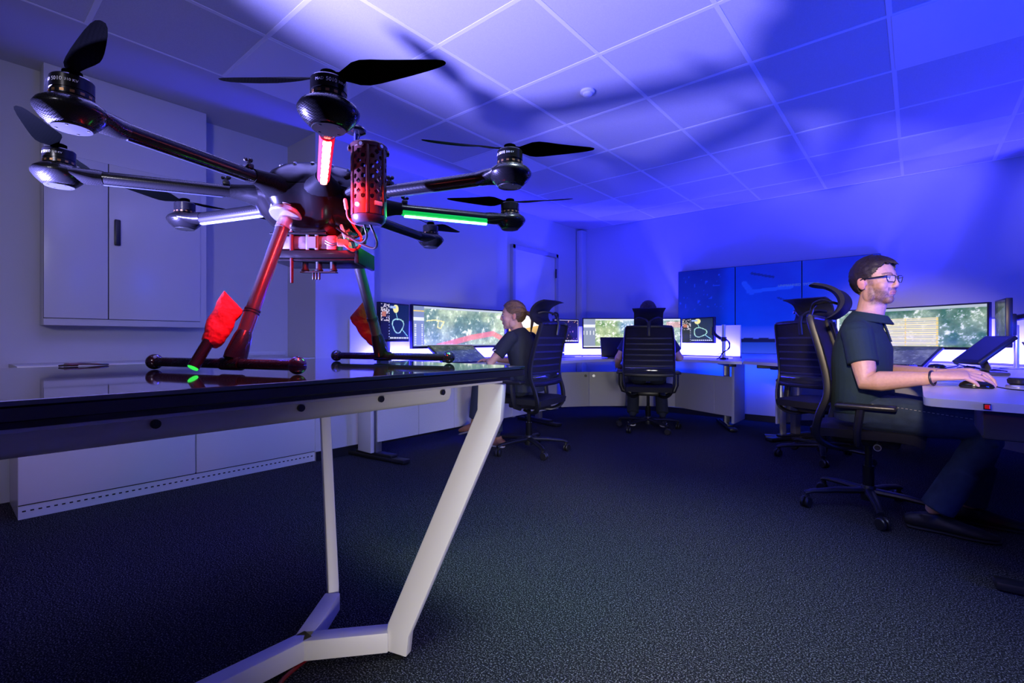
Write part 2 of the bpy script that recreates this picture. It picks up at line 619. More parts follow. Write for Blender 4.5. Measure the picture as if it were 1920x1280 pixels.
# pale steel flange and rounded cable channel under both long sides
for sx in (1, -1):
    fl = MB()
    fl.box((sx * 0.44, (ty0 + ty1) / 2, TZ - 0.0405), (0.062, ty1 - ty0 - 0.15, 0.006), bev=0.001, seg=1)
    fl.build('flange', leg_paint, tb)
    ch = MB()
    prof = [(0.428, -0.0440), (0.436, -0.0440), (0.436, -0.060), (0.430, -0.075), (0.415, -0.084), (0.38, -0.086), (0.38, -0.0440)]
    vs, fs = [], []
    n = len(prof)
    for yy in (ty0 + 0.15, ty1 - 0.235):
        vs += [(sx * px, yy, TZ + pz) for px, pz in prof]
    fs = [tuple(range(n)), tuple(range(2 * n - 1, n - 1, -1))] + [(i, i + n, (i + 1) % n + n, (i + 1) % n) for i in range(n)]
    ch.add(vs, fs)
    chn = ch.build('cable_channel', leg_paint, tb, sharp=40)
    for yy in (1.0, 0.82, 0.64, 0.41, 0.2, -0.2, -0.6):
        MB().lathe([(0.0, 0), (0.007, 0), (0.007, 0.005), (0.0, 0.005)], 14, (sx * 0.4365, yy - 0.09, TZ - 0.056), RY(sx * PI / 2)).build('knob', black_pl, chn)


def flat_bar(mb, pts, w, t, wdir):
    """Rectangular bar along pts; w = width along wdir, t = thickness."""
    W_ = Vector(wdir).normalized()
    P = [Vector(p) for p in pts]
    vs = []
    for i, p in enumerate(P):
        tg = (P[min(i + 1, len(P) - 1)] - P[max(i - 1, 0)]).normalized()
        nrm = W_.cross(tg).normalized()
        a = tg.cross(nrm).normalized()
        for sa, sb in ((-1, -1), (1, -1), (1, 1), (-1, 1)):
            vs.append(p + a * (sa * w / 2) + nrm * (sb * t / 2))
    fs = [(3, 2, 1, 0), tuple(4 * (len(P) - 1) + q for q in range(4))]
    for i in range(len(P) - 1):
        for q in range(4):
            q2 = (q + 1) % 4
            fs.append((4 * i + q, 4 * i + q2, 4 * i + 4 + q2, 4 * i + 4 + q))
    bm = bmesh.new()
    bv = [bm.verts.new(v) for v in vs]
    for f in fs:
        bm.faces.new([bv[q] for q in f])
    bmesh.ops.recalc_face_normals(bm, faces=bm.faces)
    ed = [e for e in bm.edges if len(e.link_faces) == 2 and e.calc_face_angle(0) > 1.0]
    bmesh.ops.bevel(bm, geom=ed, offset=0.004, segments=2, affect='EDGES', profile=0.5)
    mb.addbm(bm)
    return mb


for end in (1, -1):
    f = lambda x, y, z: (x, y if end == 1 else -0.10 - y, z)
    wn = RZ(rad(24)) @ Vector((1, 0, 0))
    wn = (wn.x, wn.y * end, 0)
    for sx in (1, -1):
        lg = MB()
        top = (sx * 0.446, 1.085, TZ - 0.044)
        flat_bar(lg, [f(*top), f(sx * 0.442, 1.082, TZ - 0.130), f(sx * 0.19 if sx < 0 else 0.185, 0.975, 0.082), f(sx * 0.18, 0.968, 0.014)], 0.072, 0.034, (wn[0], wn[1] * sx, 0) if sx > 0 else (wn[0], -wn[1], 0))
        leg = lg.build('leg', leg_paint, tb, sharp=30)
        MB().lathe([(0.016, 0.0), (0.018, 0.006), (0.009, 0.010), (0.009, 0.02)], 16, f(sx * 0.18, 0.968, 0)).build('leveling_foot', black_pl, leg)
    b = MB()
    for sx in (1, -1):
        flat_bar(b, [f(sx * 0.155, 0.955, 0.048), f(0.0, 0.775, 0.048)], 0.058, 0.05, (0, 0, 1))
    b.build('foot_bar', leg_paint, tb, sharp=30)
sb = MB()
flat_bar(sb, [(0, 0.795, 0.048), (0, -0.895, 0.048)], 0.058, 0.05, (0, 0, 1))
sb.build('stretcher', leg_paint, tb, sharp=30)

# red-edged cable coming off the table foot
cb = MB()
cb.tube(smooth_poly([(-1.34, 0.70, 0.010), (-1.30, 0.60, 0.012), (-1.24, 0.54, 0.008), (-1.22, 0.40, 0.006), (-1.28, 0.2, 0.006)], 6), 0.006, 8)
tag(cb.build('power_cable', M('red_black_cable', (0.18, 0.004, 0.004), 0.4)), 'red and black cable on the carpet under the table foot', 'cable')

# small dark cable loop lying at the back of the table
t = MB()
t.tube(smooth_poly([(-1.80, 0.22, TZ + 0.003), (-1.79, 0.235, TZ + 0.005), (-1.795, 0.265, TZ + 0.006), (-1.79, 0.30, TZ + 0.005), (-1.80, 0.325, TZ + 0.003), (-1.81, 0.30, TZ + 0.004), (-1.808, 0.265, TZ + 0.007), (-1.80, 0.23, TZ + 0.003)], 6), 0.0024, 8)
t.box((-1.80, 0.245, TZ + 0.005), (0.012, 0.03, 0.008), bev=0.002)
tag(t.build('coiled_lead', black_pl), 'small black coiled lead lying on the far edge of the glass table', 'cable')
# ---------------------------------------------------------------- curved control desks
DZ = 0.715
FWD = Vector((-math.sin(YAW), math.cos(YAW)))
RGT = Vector((math.cos(YAW), math.sin(YAW)))


def led_mat():
    return M('led_strip_lit', (0.1, 0.1, 0.3), 0.5, emit=(0.07, 0.06, 1.0), es=9.0)


back_panel_m = M('white_back_panel', (0.82, 0.82, 0.84), 0.4)
desk_top_m = M('light_desk_top', (0.60, 0.60, 0.62), 0.30)


def wall_strip(mb, pts, z0, z1, t):
    """Upright panel along a polyline, thickness t to the left of its direction."""
    P = [Vector((x, y)) for x, y in pts]
    off = []
    for i in range(len(P)):
        a = (P[i] - P[i - 1]).normalized() if i else (P[1] - P[0]).normalized()
        b = (P[i + 1] - P[i]).normalized() if i < len(P) - 1 else a
        t_ = (a + b).normalized()
        nn = Vector((-t_.y, t_.x))
        off.append(P[i] + nn * (t / max(0.5, nn.dot(Vector((-a.y, a.x))))))
    poly = [tuple(p) for p in P] + [tuple(p) for p in reversed(off)]
    mb.prism(poly, z0, z1)
    return mb


def desk(name, label, top, back, modesty, mz, feet, led, parent_loc):
    t = thing(name, label, 'desk', (parent_loc[0], parent_loc[1], 0))
    lx, ly = parent_loc
    sh = lambda pts: [(x - lx, y - ly) for x, y in pts]
    MB().prism(sh(top), DZ - 0.028, DZ).build('worktop', desk_top_m, t, sharp=40)
    b = MB()
    wall_strip(b, sh(back), DZ + 0.025, 1.085, 0.02)
    b.build('back_panel', back_panel_m, t, sharp=25)
    bb_ = MB()
    wall_strip(bb_, sh(back), DZ + 0.0005, DZ + 0.0245, 0.03)
    bb_.build('panel_rail', black_pl, t, sharp=25)
    s_ = MB()
    for i in range(len(led) - 1):
        a, c_ = Vector((*led[i], 0)), Vector((*led[i + 1], 0))
        d_ = (c_ - a)
        s_.box(((a.x + c_.x) / 2 - lx, (a.y + c_.y) / 2 - ly, DZ + 0.006), (d_.length - 0.02, 0.014, 0.008), math.atan2(d_.y, d_.x))
    s_.build('led_strip', led_mat(), t)
    for (x0, y0, x1, y1) in modesty:
        d_ = Vector((x1 - x0, y1 - y0))
        MB().box(((x0 + x1) / 2 - lx, (y0 + y1) / 2 - ly, (mz[0] + mz[1]) / 2), (d_.length - 0.004, 0.018, mz[1] - mz[0]), math.atan2(d_.y, d_.x), bev=0.002, seg=1).build('modesty_panel', grey_lam, t)
    for (x, y, a, col_h) in feet:
        fo = MB()
        fo.box((x - lx, y - ly, 0.022), (0.66, 0.075, 0.030), a, bev=0.008)
        fo.box((x - lx, y - ly, 0.045), (0.40, 0.070, 0.025), a, bev=0.008)
        fb = fo.build('foot', black_pl, t)
        cl = MB()
        cl.box((x - lx, y - ly, 0.36), (0.065, 0.055, 0.62), a, bev=0.004)
        cl.build('lift_column', silver, fb)
        cl = MB()
        cl.box((x - lx, y - ly, DZ - 0.048), (0.55, 0.07, 0.036), a, bev=0.004)
        cl.build('cross_beam', black_pl, fb)
    return t


def world(u, d):
    r = (u - 960.0) / 907.0
    p = FWD * d + RGT * (d * r)
    return (p.x, p.y)


# --- desk A along the left wall
frontA = smooth_poly([(-2.78, 2.12), (-2.83, 2.5), (-2.93, 2.95), (-2.93, 3.35), (-2.82, 3.75), (-2.74, 3.97)], 5)
topA = frontA + [world(1052, 5.75), (-3.38, 4.62), (-3.42, 4.35), (-3.42, 2.12)]
modA = [(-3.16, 2.17 + 0.40 * i, -3.16, 2.17 + 0.40 * (i + 1)) for i in range(6)]
dA = desk('control_desk', 'curved grey control desk along the left wall, woman sitting at it', topA,
          [(-3.46, 2.13), (-3.46, 4.36), (-3.37, 4.70)][::1], modA, (0.14, 0.55),
          [(-3.21, 2.20, 0.12, 0), (-3.21, 4.3, -0.2, 0)], [(-3.40, 2.25), (-3.40, 4.35)], (-3.1, 3.2))
MB().box((-0.02 - 0.10, 2.115 - 3.2, 0.375), (0.17, 0.03, 0.61), bev=0.003).build('end_panel', grey_lam, dA)

# --- desk B across the far left corner
frontB = smooth_poly([world(1053, 4.78), world(1110, 5.10), world(1180, 5.28), world(1250, 5.26), world(1310, 5.0), world(1352, 4.72), world(1391, 4.62)], 5)
topB = frontB + [(-1.50, 5.80), (-2.24, 5.93), (-3.22, 5.14), world(1053, 5.74)]
mB = [world(1052, 5.62), world(1104, 5.70), world(1190, 5.72), world(1266, 5.66), world(1340, 5.12), world(1374, 4.92)]
modB = [(*mB[i], *mB[i + 1]) for i in range(len(mB) - 1)]
dB = desk('control_desk', 'curved grey control desk in the far corner, person seen from behind at it', topB,
          [(-3.35, 4.74), (-3.20, 5.12), (-2.25, 5.90), (-1.50, 5.74)], modB, (0.14, 0.545),
          [(*world(1362, 5.12), rad(118), 0)], [(-3.28, 4.74), (-3.12, 5.06), (-2.22, 5.80), (-1.55, 5.66)], (-2.3, 5.2))
e0, e1 = Vector(world(1374, 4.90)), Vector(world(1394, 5.22))
dd = e1 - e0
MB().box((*(((e0 + e1) / 2) - Vector((-2.3, 5.2))), 0.375), (dd.length, 0.028, 0.61), math.atan2(dd.y, dd.x), bev=0.003).build('end_panel', grey_lam, dB)
# lock buttons on desk B's modesty panel
for u in (1098, 1113):
    x, y = world(u, 5.675)
    MB().lathe([(0.0, 0.0), (0.016, 0.0), (0.016, 0.012), (0.0, 0.012)], 14, (x + 2.3, y - 5.2, 0.50), RZ(YAW) @ RX(PI / 2)).build('lock', black_pl if u < 1105 else silver, dB)

# --- link worktop between desks B and C
lk = thing('link_worktop', 'narrow light worktop bridging the gap between two control desks', 'worktop', (-1.2, 5.3, 0))
pl = [world(1393, 4.62), world(1440, 4.35), world(1478, 4.16), (-0.94, 5.30), (-1.02, 5.76), (-1.47, 5.80)]
MB().prism([(x + 1.2, y - 5.3) for x, y in pl], DZ - 0.028, DZ).build('top', desk_top_m, lk, sharp=40)
bx, by = world(1458, 4.45)
b = MB()
b.box((bx + 1.2, by - 5.3, DZ - 0.045), (0.34, 0.05, 0.03), rad(20), bev=0.004)
b.build('bracket', black_pl, lk)
b = MB()
b.box((bx + 1.2 + 0.03, by - 5.3 + 0.06, 0.36), (0.05, 0.05, 0.66), rad(20), bev=0.004)
b.build('post', silver, lk)
b = MB()
b.box((bx + 1.2 + 0.03, by - 5.3 + 0.06, 0.018), (0.30, 0.09, 0.034), rad(20), bev=0.008)
b.build('foot', black_pl, lk)

# --- desk C/D: from the back wall round to the man's right hand
frontC = smooth_poly([(-0.80, 4.72), (-0.72, 4.93), (-0.55, 4.98), (-0.30, 4.86), (-0.10, 4.66), (0.00, 4.35), (0.02, 3.9), (0.02, 3.2), (0.02, 2.6), (0.02, 2.30)], 5)
corner = [(0.025, 2.265), (0.04, 2.245), (0.07, 2.235), (0.30, 2.20), (0.70, 2.17), (1.25, 2.17)]
topC = frontC + corner + [(1.25, 4.2), (0.98, 4.75), (0.52, 5.38), (-0.54, 5.95), (-1.0, 5.72), (-0.92, 5.30)]
modC = [(-1.0, 5.02, -0.86, 5.40), (-0.86, 5.40, -0.62, 5.62), (-0.62, 5.62, -0.2, 5.42), (-0.2, 5.42, 0.30, 5.14), (0.30, 5.14, 0.74, 4.62), (0.74, 4.62, 0.86, 4.2), (0.86, 4.2, 0.90, 3.6), (0.90, 3.6, 0.90, 3.0), (0.90, 3.0, 0.90, 2.4)]
dC = desk('control_desk', 'pale control desk on the right where the man with glasses works', topC,
          [(-1.03, 5.66), (-0.55, 5.90), (0.50, 5.33), (0.95, 4.68), (1.22, 4.15)][::1], modC, (0.14, 0.545),
          [(-0.86, 5.12, rad(60), 0), (0.55, 2.55, rad(4), 0)], [(-0.98, 5.58), (-0.56, 5.79), (0.44, 5.25), (0.86, 4.66)], (0.1, 4.2))
MB().box((0.60 - 0.1, 2.42 - 4.2, DZ - 0.080), (0.86, 0.30, 0.10), bev=0.01).build('cable_tray', M('dark_grey_tray', (0.03, 0.03, 0.034), 0.5), dC)
# rocker switch in the desk edge
sw = MB()
sw.box((0.178 - 0.1, 2.2135 - 4.2, DZ - 0.014), (0.019, 0.006, 0.019), rad(-8.5), bev=0.001, seg=1)
swo = sw.build('rocker_switch', black_pl, dC)
sw = MB()
sw.box((0.178 - 0.1, 2.2105 - 4.2, DZ - 0.014), (0.0125, 0.006, 0.013), rad(-8.5), bev=0.001, seg=1)
sw.build('switch_rocker', M('red_switch', (0.5, 0.004, 0.004), 0.3, emit=(1, 0.01, 0.01), es=0.25), swo)
# ---------------------------------------------------------------- screens: pictures are flat print, coloured per vertex


def vnoise(x, y, seed, n=64):
    rs = np.random.RandomState(seed)
    g = rs.rand(n, n)
    xi, yi = np.floor(x).astype(int), np.floor(y).astype(int)
    fx, fy = x - xi, y - yi
    fx, fy = fx * fx * (3 - 2 * fx), fy * fy * (3 - 2 * fy)
    a = g[yi % n, xi % n]
    b = g[yi % n, (xi + 1) % n]
    c = g[(yi + 1) % n, xi % n]
    d = g[(yi + 1) % n, (xi + 1) % n]
    return (a * (1 - fx) + b * fx) * (1 - fy) + (c * (1 - fx) + d * fx) * fy


def fbm(x, y, seed, o=4):
    s, a, t = 0, 1.0, 0
    for i in range(o):
        s = s + a * vnoise(x * 2 ** i, y * 2 ** i, seed + i)
        t += a
        a *= 0.62
    return s / t


def mixc(c0, c1, t):
    t = np.clip(t, 0, 1)[..., None]
    return np.array(c0) * (1 - t) + np.array(c1) * t


def dseg(X, Y, pts, asp=1.0):
    d = np.full(X.shape, 9.0)
    for (x0, y0), (x1, y1) in zip(pts[:-1], pts[1:]):
        vx, vy = (x1 - x0) * asp, y1 - y0
        px, py = (X - x0) * asp, Y - y0
        t = np.clip((px * vx + py * vy) / (vx * vx + vy * vy + 1e-12), 0, 1)
        d = np.minimum(d, np.hypot(px - t * vx, py - t * vy))
    return d


def aerial(X, Y, asp, seed, greens, light, lt=0.62, sc=5):
    n1 = fbm(X * asp * sc * 1.6, Y * sc * 1.6, seed, 5)
    n2 = fbm(X * asp * sc * 0.5 + 9, Y * sc * 0.5, seed + 20, 4)
    n3 = fbm(X * asp * sc * 5, Y * sc * 5, seed + 40, 3)
    c = mixc(greens[0], greens[1], (n2 - 0.32) / 0.36)
    c = c * (0.42 + 0.75 * n1 + 0.55 * n3)[..., None]
    m = np.clip((n1 * 0.6 + n3 * 0.4 - lt) / 0.10, 0, 1)
    return c * (1 - m[..., None]) + np.array(light) * m[..., None]


S8 = lambda r, g, b: np.array(lin(r, g, b))


def pic_a(X, Y):  # picture coordinates: X right 0..1, Y down 0..1
    c = aerial(X, Y, 3.2, 3, (S8(105, 140, 130), S8(185, 205, 175)), S8(238, 245, 228), 0.575, 4)
    c = np.where((dseg(X, Y, [(0.13, 0.36), (0.22, 0.33), (0.31, 0.37), (0.27, 0.55), (0.24, 0.52), (0.25, 0.36)], 3.2) < 0.016)[..., None], S8(240, 235, 160), c)
    red = dseg(X, Y, [(0.24, 1.02), (0.60, 0.78), (0.86, 0.66), (1.05, 0.90)], 3.2) < 0.075
    c = np.where(red[..., None], c * 0.25 + S8(250, 130, 125) * 0.75, c)
    c = np.where((Y < 0.055)[..., None], S8(190, 200, 215), c)
    side = X < 0.105
    c = np.where(side[..., None], S8(125, 140, 175), c)
    c = np.where((side & (Y > 0.28) & (Y < 0.36))[..., None], S8(225, 230, 240), c)
    c = np.where((side & (Y > 0.11) & (Y < 0.13))[..., None], S8(240, 210, 90), c)
    dash = side & (Y > 0.42) & ((Y * 22) % 1 < 0.4) & ((np.abs(X - 0.02) < 0.008) | (np.abs(X - 0.085) < 0.008))
    c = np.where(dash[..., None], S8(250, 250, 255), c)
    c = np.where((Y > 0.965)[..., None], S8(150, 165, 160), c)
    c = np.where(((np.abs(np.hypot((X - 0.955) * 3.2, Y - 0.92) - 0.035) < 0.012))[..., None], S8(250, 250, 250), c)
    return c


def pic_b(X, Y):
    c = aerial(X, Y, 3.2, 11, (S8(110, 150, 95), S8(200, 215, 170)), S8(250, 250, 245), 0.55, 5)
    c = np.where((Y < 0.05)[..., None], S8(215, 220, 230), c)
    side = X < 0.125
    c = np.where(side[..., None], S8(140, 150, 175), c)
    c = np.where((side & (Y > 0.20) & (Y < 0.30))[..., None], S8(235, 238, 245), c)
    c = np.where((side & (Y > 0.42) & (Y < 0.56) & ((X * 60) % 2 < 0.5))[..., None], S8(235, 238, 245), c)
    c = np.where(((Y > 0.965) & (X < 0.25))[..., None], S8(240, 240, 245), c)
    r = (X > 0.86) & (Y > 0.10) & (Y < 0.30)
    c = np.where(r[..., None], c * 0.5 + S8(240, 150, 130) * 0.5, c)
    return c


def pic_c(X, Y):
    c = aerial(X, Y, 3.2, 23, (S8(55, 105, 75), S8(135, 160, 135)), S8(225, 230, 225), 0.57, 5)
    blk = (X > 0.30) & (X < 0.72) & (Y > 0.27)
    c = np.where(blk[..., None], c * 0.35 + S8(200, 200, 195) * 0.65, c)
    ln = blk & ((Y * 19) % 1 < 0.42)
    c = np.where(ln[..., None], S8(250, 230, 165), c)
    ends = (Y > 0.27) & ((np.abs(X - 0.305) < 0.008) | (np.abs(X - 0.715) < 0.008) | (np.abs(X - 0.51) < 0.005)) & ((Y * 19) % 1 < 0.6)
    c = np.where(ends[..., None], S8(255, 215, 90), c)
    c = np.where((dseg(X, Y, [(0.0, 0.92), (0.10, 0.62), (0.19, 0.52), (0.22, 0.26), (0.31, 0.27)], 3.2) < 0.011)[..., None], S8(255, 240, 190), c)
    c = np.where((Y < 0.06)[..., None], S8(170, 180, 190), c)
    c = np.where((X < 0.02)[..., None], S8(225, 230, 235), c)
    return c


def pic_dark(seed):
    def f(X, Y):
        c = np.zeros(X.shape + (3,)) + S8(8, 28, 62)
        left = X < 0.30
        c = np.where(left[..., None], S8(10, 12, 40), c)
        n = vnoise(X * 30, Y * 26, seed)
        c = np.where((left & (Y < 0.48) & (n > 0.55))[..., None], S8(200, 190, 200), c)
        c = np.where((left & (Y > 0.22) & (Y < 0.36) & (X > 0.04) & (X < 0.17))[..., None], S8(180, 110, 90), c)
        c = np.where((left & (X > 0.27) & ((Y * 12) % 1 < 0.25))[..., None], S8(210, 220, 235), c)
        c = np.where((np.hypot(X - 0.52, (Y - 0.12) * 0.85) < 0.10)[..., None], S8(235, 225, 150), c)
        c = np.where(((Y > 0.05) & (Y < 0.11) & (X > 0.32) & (X < 0.52))[..., None], S8(150, 175, 230), c)
        ang = np.arctan2(Y - 0.60, X - 0.60)
        rr = np.hypot(X - 0.60, Y - 0.60) - 0.20 - 0.02 * np.sin(3 * ang + seed)
        c = np.where(((np.abs(rr) < 0.018) & ((ang * 7) % 1 < 0.65))[..., None], S8(190, 245, 230), c)
        c = np.where((dseg(X, Y, [(0.52, 0.22), (0.58, 0.40)]) < 0.008)[..., None], S8(150, 220, 215), c)
        c = np.where((dseg(X, Y, [(0.76, 0.72), (0.95, 0.90)]) < 0.010)[..., None], S8(150, 220, 215), c)
        c = np.where(((Y > 0.945) & (Y < 0.975) & (X > 0.32) & ((X * 16) % 1 < 0.7))[..., None], S8(225, 230, 240), c)
        return c
    return f


def pic_night(X, Y):
    c = np.zeros(X.shape + (3,)) + S8(12, 8, 40)
    n = vnoise(X * 26, Y * 20, 5)
    n2 = vnoise(X * 13, Y * 10, 8)
    c = np.where(((n > 0.80) & (n2 > 0.4))[..., None], S8(150, 70, 120), c)
    c = np.where(((n > 0.90) & (n2 > 0.45))[..., None], S8(240, 220, 70), c)
    c = np.where(((Y > 0.93) & ((X * 20) % 1 < 0.6))[..., None], S8(220, 220, 235), c)
    return np.where(((Y < 0.025) | (X > 0.985))[..., None], S8(190, 180, 210), c)


def pic_dune(X, Y):
    c = mixc(S8(255, 250, 240), S8(250, 235, 215), Y)
    h = 0.52 - 0.10 * X + 0.05 * np.sin(X * 5)
    s = np.clip((Y - h) / 0.5, 0, 1)
    d = mixc(S8(235, 190, 90), S8(120, 85, 40), s + 0.25 * (fbm(X * 8, Y * 30, 4) - 0.5))
    return np.where((Y > h)[..., None], d, c)


def pic_sea(X, Y):
    c = aerial(X, Y, 1.5, 33, (S8(25, 40, 120), S8(70, 85, 120)), S8(150, 165, 190), 0.60, 5)
    return np.where((Y < 0.34 - 0.1 * X)[..., None], aerial(X, Y, 1.5, 36, (S8(45, 60, 50), S8(110, 115, 100)), S8(160, 160, 160), 0.62, 6), c)


def pic_grey(X, Y):
    c = aerial(X, Y, 1.6, 43, (S8(95, 100, 120), S8(140, 145, 165)), S8(190, 195, 210), 0.60, 7)
    c = np.where((Y < 0.30 - 0.16 * X)[..., None], aerial(X, Y, 1.6, 47, (S8(60, 75, 60), S8(110, 115, 110)), S8(150, 150, 150), 0.62, 7), c)
    return c


def pic_wall(X, Y):
    c = mixc(S8(0, 14, 200), S8(0, 58, 255), 0.25 + Y * 0.85 + 0.5 * (fbm(X * 6, Y * 4, 61) - 0.5))
    left = np.clip((0.30 - X) / 0.06, 0, 1)
    c = c * (1 - 0.45 * left[..., None])
    n = vnoise(X * 90, Y * 40, 64)
    c = np.where(((X < 0.28) & (n > 0.88) & (Y < 0.5))[..., None], S8(10, 50, 240), c)
    # pale wing and cloud streaks on the middle panel
    c = np.where(((dseg(X, Y, [(0.40, 0.30), (0.62, 0.27)], 2.0) < 0.02))[..., None], S8(14, 62, 252), c)
    c = np.where(((dseg(X, Y, [(0.38, 0.20), (0.42, 0.31)], 2.0) < 0.03))[..., None], S8(14, 60, 250), c)
    c = np.where(((dseg(X, Y, [(0.42, 0.09), (0.53, 0.15)], 2.0) < 0.012))[..., None], S8(0, 20, 150), c)
    c = np.where(((dseg(X, Y, [(0.55, 0.38), (0.60, 0.42)], 2.0) < 0.008))[..., None], S8(0, 25, 160), c)
    hz = np.clip((Y - 0.68) / 0.12, 0, 1)
    c = c * (1 - hz[..., None]) + S8(60, 80, 255) * hz[..., None]
    coast = (Y > 0.835 - 0.015 * vnoise(X * 60, Y * 0 + 3, 70)) & (Y < 0.875)
    c = np.where(coast[..., None], S8(6, 14, 60), c)
    c = np.where((Y >= 0.875)[..., None], mixc(S8(20, 60, 200), S8(50, 80, 240), (Y - 0.875) / 0.12), c)
    return c


def picture(name, w, h, nx, ny, fn, mat, parent, x0=0.0, z0=0.0, y=0.0, u0=0.0, u1=1.0, curve=0.0):
    """Flat grid in the local xz plane, facing -y, its left edge at x0 when seen from the front."""
    gx = np.linspace(0, 1, nx + 1)
    gz = np.linspace(0, 1, ny + 1)
    X, Zt = np.meshgrid(gx, gz)
    vs = np.stack([x0 + X * w, y + 0 * X - curve * 4 * (np.abs(X - .5) ** 2) + 0 * X, z0 + (1 - Zt) * h], -1).reshape(-1, 3)
    idx = np.arange((nx + 1) * (ny + 1)).reshape(ny + 1, nx + 1)
    fs = np.stack([idx[1:, :-1], idx[1:, 1:], idx[:-1, 1:], idx[:-1, :-1]], -1).reshape(-1, 4)
    me = bpy.data.meshes.new(name)
    me.from_pydata(vs.tolist(), [], fs.tolist())
    colr = fn(u0 + X * (u1 - u0), Zt).reshape(-1, 3)
    at = me.color_attributes.new('Col', 'FLOAT_COLOR', 'POINT')
    at.data.foreach_set('color', np.concatenate([colr, np.ones((len(colr), 1))], 1).astype(np.float32).ravel())
    me.materials.append(mat)
    o = bpy.data.objects.new(name, me)
    COL.objects.link(o)
    o.parent = parent
    return o


scr_m = M_attr('lit_screen', emit=1.15, rough=0.25)
scr_dim = M_attr('lit_screen_small', emit=0.75, rough=0.25)
bez = M('monitor_bezel', (0.008, 0.009, 0.014), 0.35)


def monitor(label, pos, rz, w, h, fn, nx, ny, group=None, stand=True, curve=0.0, mat=None, arm_to=None):
    """pos = middle of the screen's lower edge; the screen faces local -y."""
    t = thing('monitor', label, 'monitor', pos, rz, group)
    b = MB()
    if curve:
        n = 10
        for sgn in (1,):
            fr, bk = [], []
            for i in range(n + 1):
                s_ = i / n
                fr.append((-w / 2 - 0.012 + s_ * (w + 0.024), 0.002 - curve * 4 * (s_ - .5) ** 2))
                bk.append((fr[-1][0], fr[-1][1] + 0.035))
            b.prism(fr + bk[::-1], -0.022, h + 0.012)
    else:
        b.box((0, 0.020, h / 2 - 0.004), (w + 0.022, 0.036, h + 0.032), bev=0.004)
    b.build('housing', bez, t, sharp=40)
    picture('screen', w, h, nx, ny, fn, mat or scr_m, t, -w / 2, 0, 0.000 if curve else 0.0012, curve=curve)
    b = MB()
    b.box((0, 0.055, h * 0.45), (w * 0.45, 0.045, h * 0.5), bev=0.01)
    b.build('rear_cover', bez, t)
    if stand:
        b = MB()
        hh = pos[2] - DZ
        b.box((0, 0.085, -hh / 2 + 0.06), (0.05, 0.022, hh + 0.16), bev=0.004)
        b.box((0, 0.05, -hh + 0.005), (0.22, 0.14, 0.010), bev=0.004)
        b.build('stand', silver, t)
    return t


def facing(p0, p1):
    """angle and middle for a screen whose left end (seen from the front) is p0 and right end p1."""
    a = math.atan2(p1[1] - p0[1], p1[0] - p0[0])
    return a, ((p0[0] + p1[0]) / 2, (p0[1] + p1[1]) / 2)


WIDE = 'ultrawide map monitors'
# desk A
a, m_ = facing((-3.36, 2.66), (-3.34, 3.85))
monitor('ultrawide monitor with an aerial map crossed by a red band', (m_[0], m_[1], 0.865), a, 1.18, 0.352, pic_a, 236, 70, WIDE, curve=0.02)
a, m_ = facing((-3.24, 2.25), (-3.33, 2.62))
monitor('small dark chart monitor beside the map with the red band', (m_[0], m_[1], 0.925), a, 0.345, 0.285, pic_dark(3), 90, 74, 'small chart monitors')
a, m_ = facing((-3.33, 3.92), (-3.20, 4.42))
monitor('monitor showing a bright sand dune behind the woman', (m_[0], m_[1], 0.90), a, 0.50, 0.30, pic_dune, 100, 60)
# desk B
a, m_ = facing(world(1092, 5.80), world(1276, 5.80))
monitor('ultrawide monitor with a pale green map behind the far headrest', (m_[0], m_[1], 0.835), a, 1.155, 0.335, pic_b, 232, 68, WIDE, curve=0.02)
a, m_ = facing(world(1037, 5.62), world(1087, 5.80))
monitor('small night map monitor with yellow dots between two ultrawides', (m_[0], m_[1], 0.90), a, 0.335, 0.255, pic_night, 90, 66, 'small chart monitors')
a, m_ = facing(world(1281, 5.72), world(1334, 5.28))
cm = monitor('small dark chart monitor with a dotted loop on a clamp arm', (m_[0], m_[1], 0.905), a, 0.50, 0.255, pic_dark(8), 110, 56, 'small chart monitors', stand=False)
# its arm on a silver pole
px, py = world(1357, 5.10)
pt = thing('monitor_mount', 'silver pole with black arm and hanging cables at the far desk end', 'monitor arm', (px, py, DZ))
MB().tube([(0, 0, 0), (0, 0, 0.365)], 0.019, 14).build('pole', silver, pt)
MB().lathe([(0.0, 0), (0.045, 0), (0.045, 0.018), (0.0, 0.02)], 18).build('clamp_base', black_pl, pt)
q = Vector(world(1336, 5.22)) - Vector((px, py))
b = MB()
b.tube([(0, 0, 0.21), (q.x * .35, q.y * .35, 0.225), (q.x * .65, q.y * .65, 0.25), (q.x, q.y, 0.30)], 0.016, 10)
b.lathe([(0.028, 0.19), (0.028, 0.235)], 14)
b.box((q.x, q.y, 0.30), (0.03, 0.03, 0.09), YAW)
b.build('arm', black_pl, pt)
b = MB()
b.tube(smooth_poly([(0.0, -.02, 0.22), (0.05, -.02, 0.19), (0.06, -.01, 0.12), (0.0, -.03, 0.07), (-0.03, -.04, 0.02), (-0.06, -.04, -0.0 + 0.006)], 5), 0.006, 7)
b.tube(smooth_poly([(0.01, -.02, 0.23), (0.065, -.01, 0.17), (0.03, -.02, 0.09), (-0.05, -.04, 0.05)], 5), 0.004, 7)
b.build('cables', black_pl, pt)
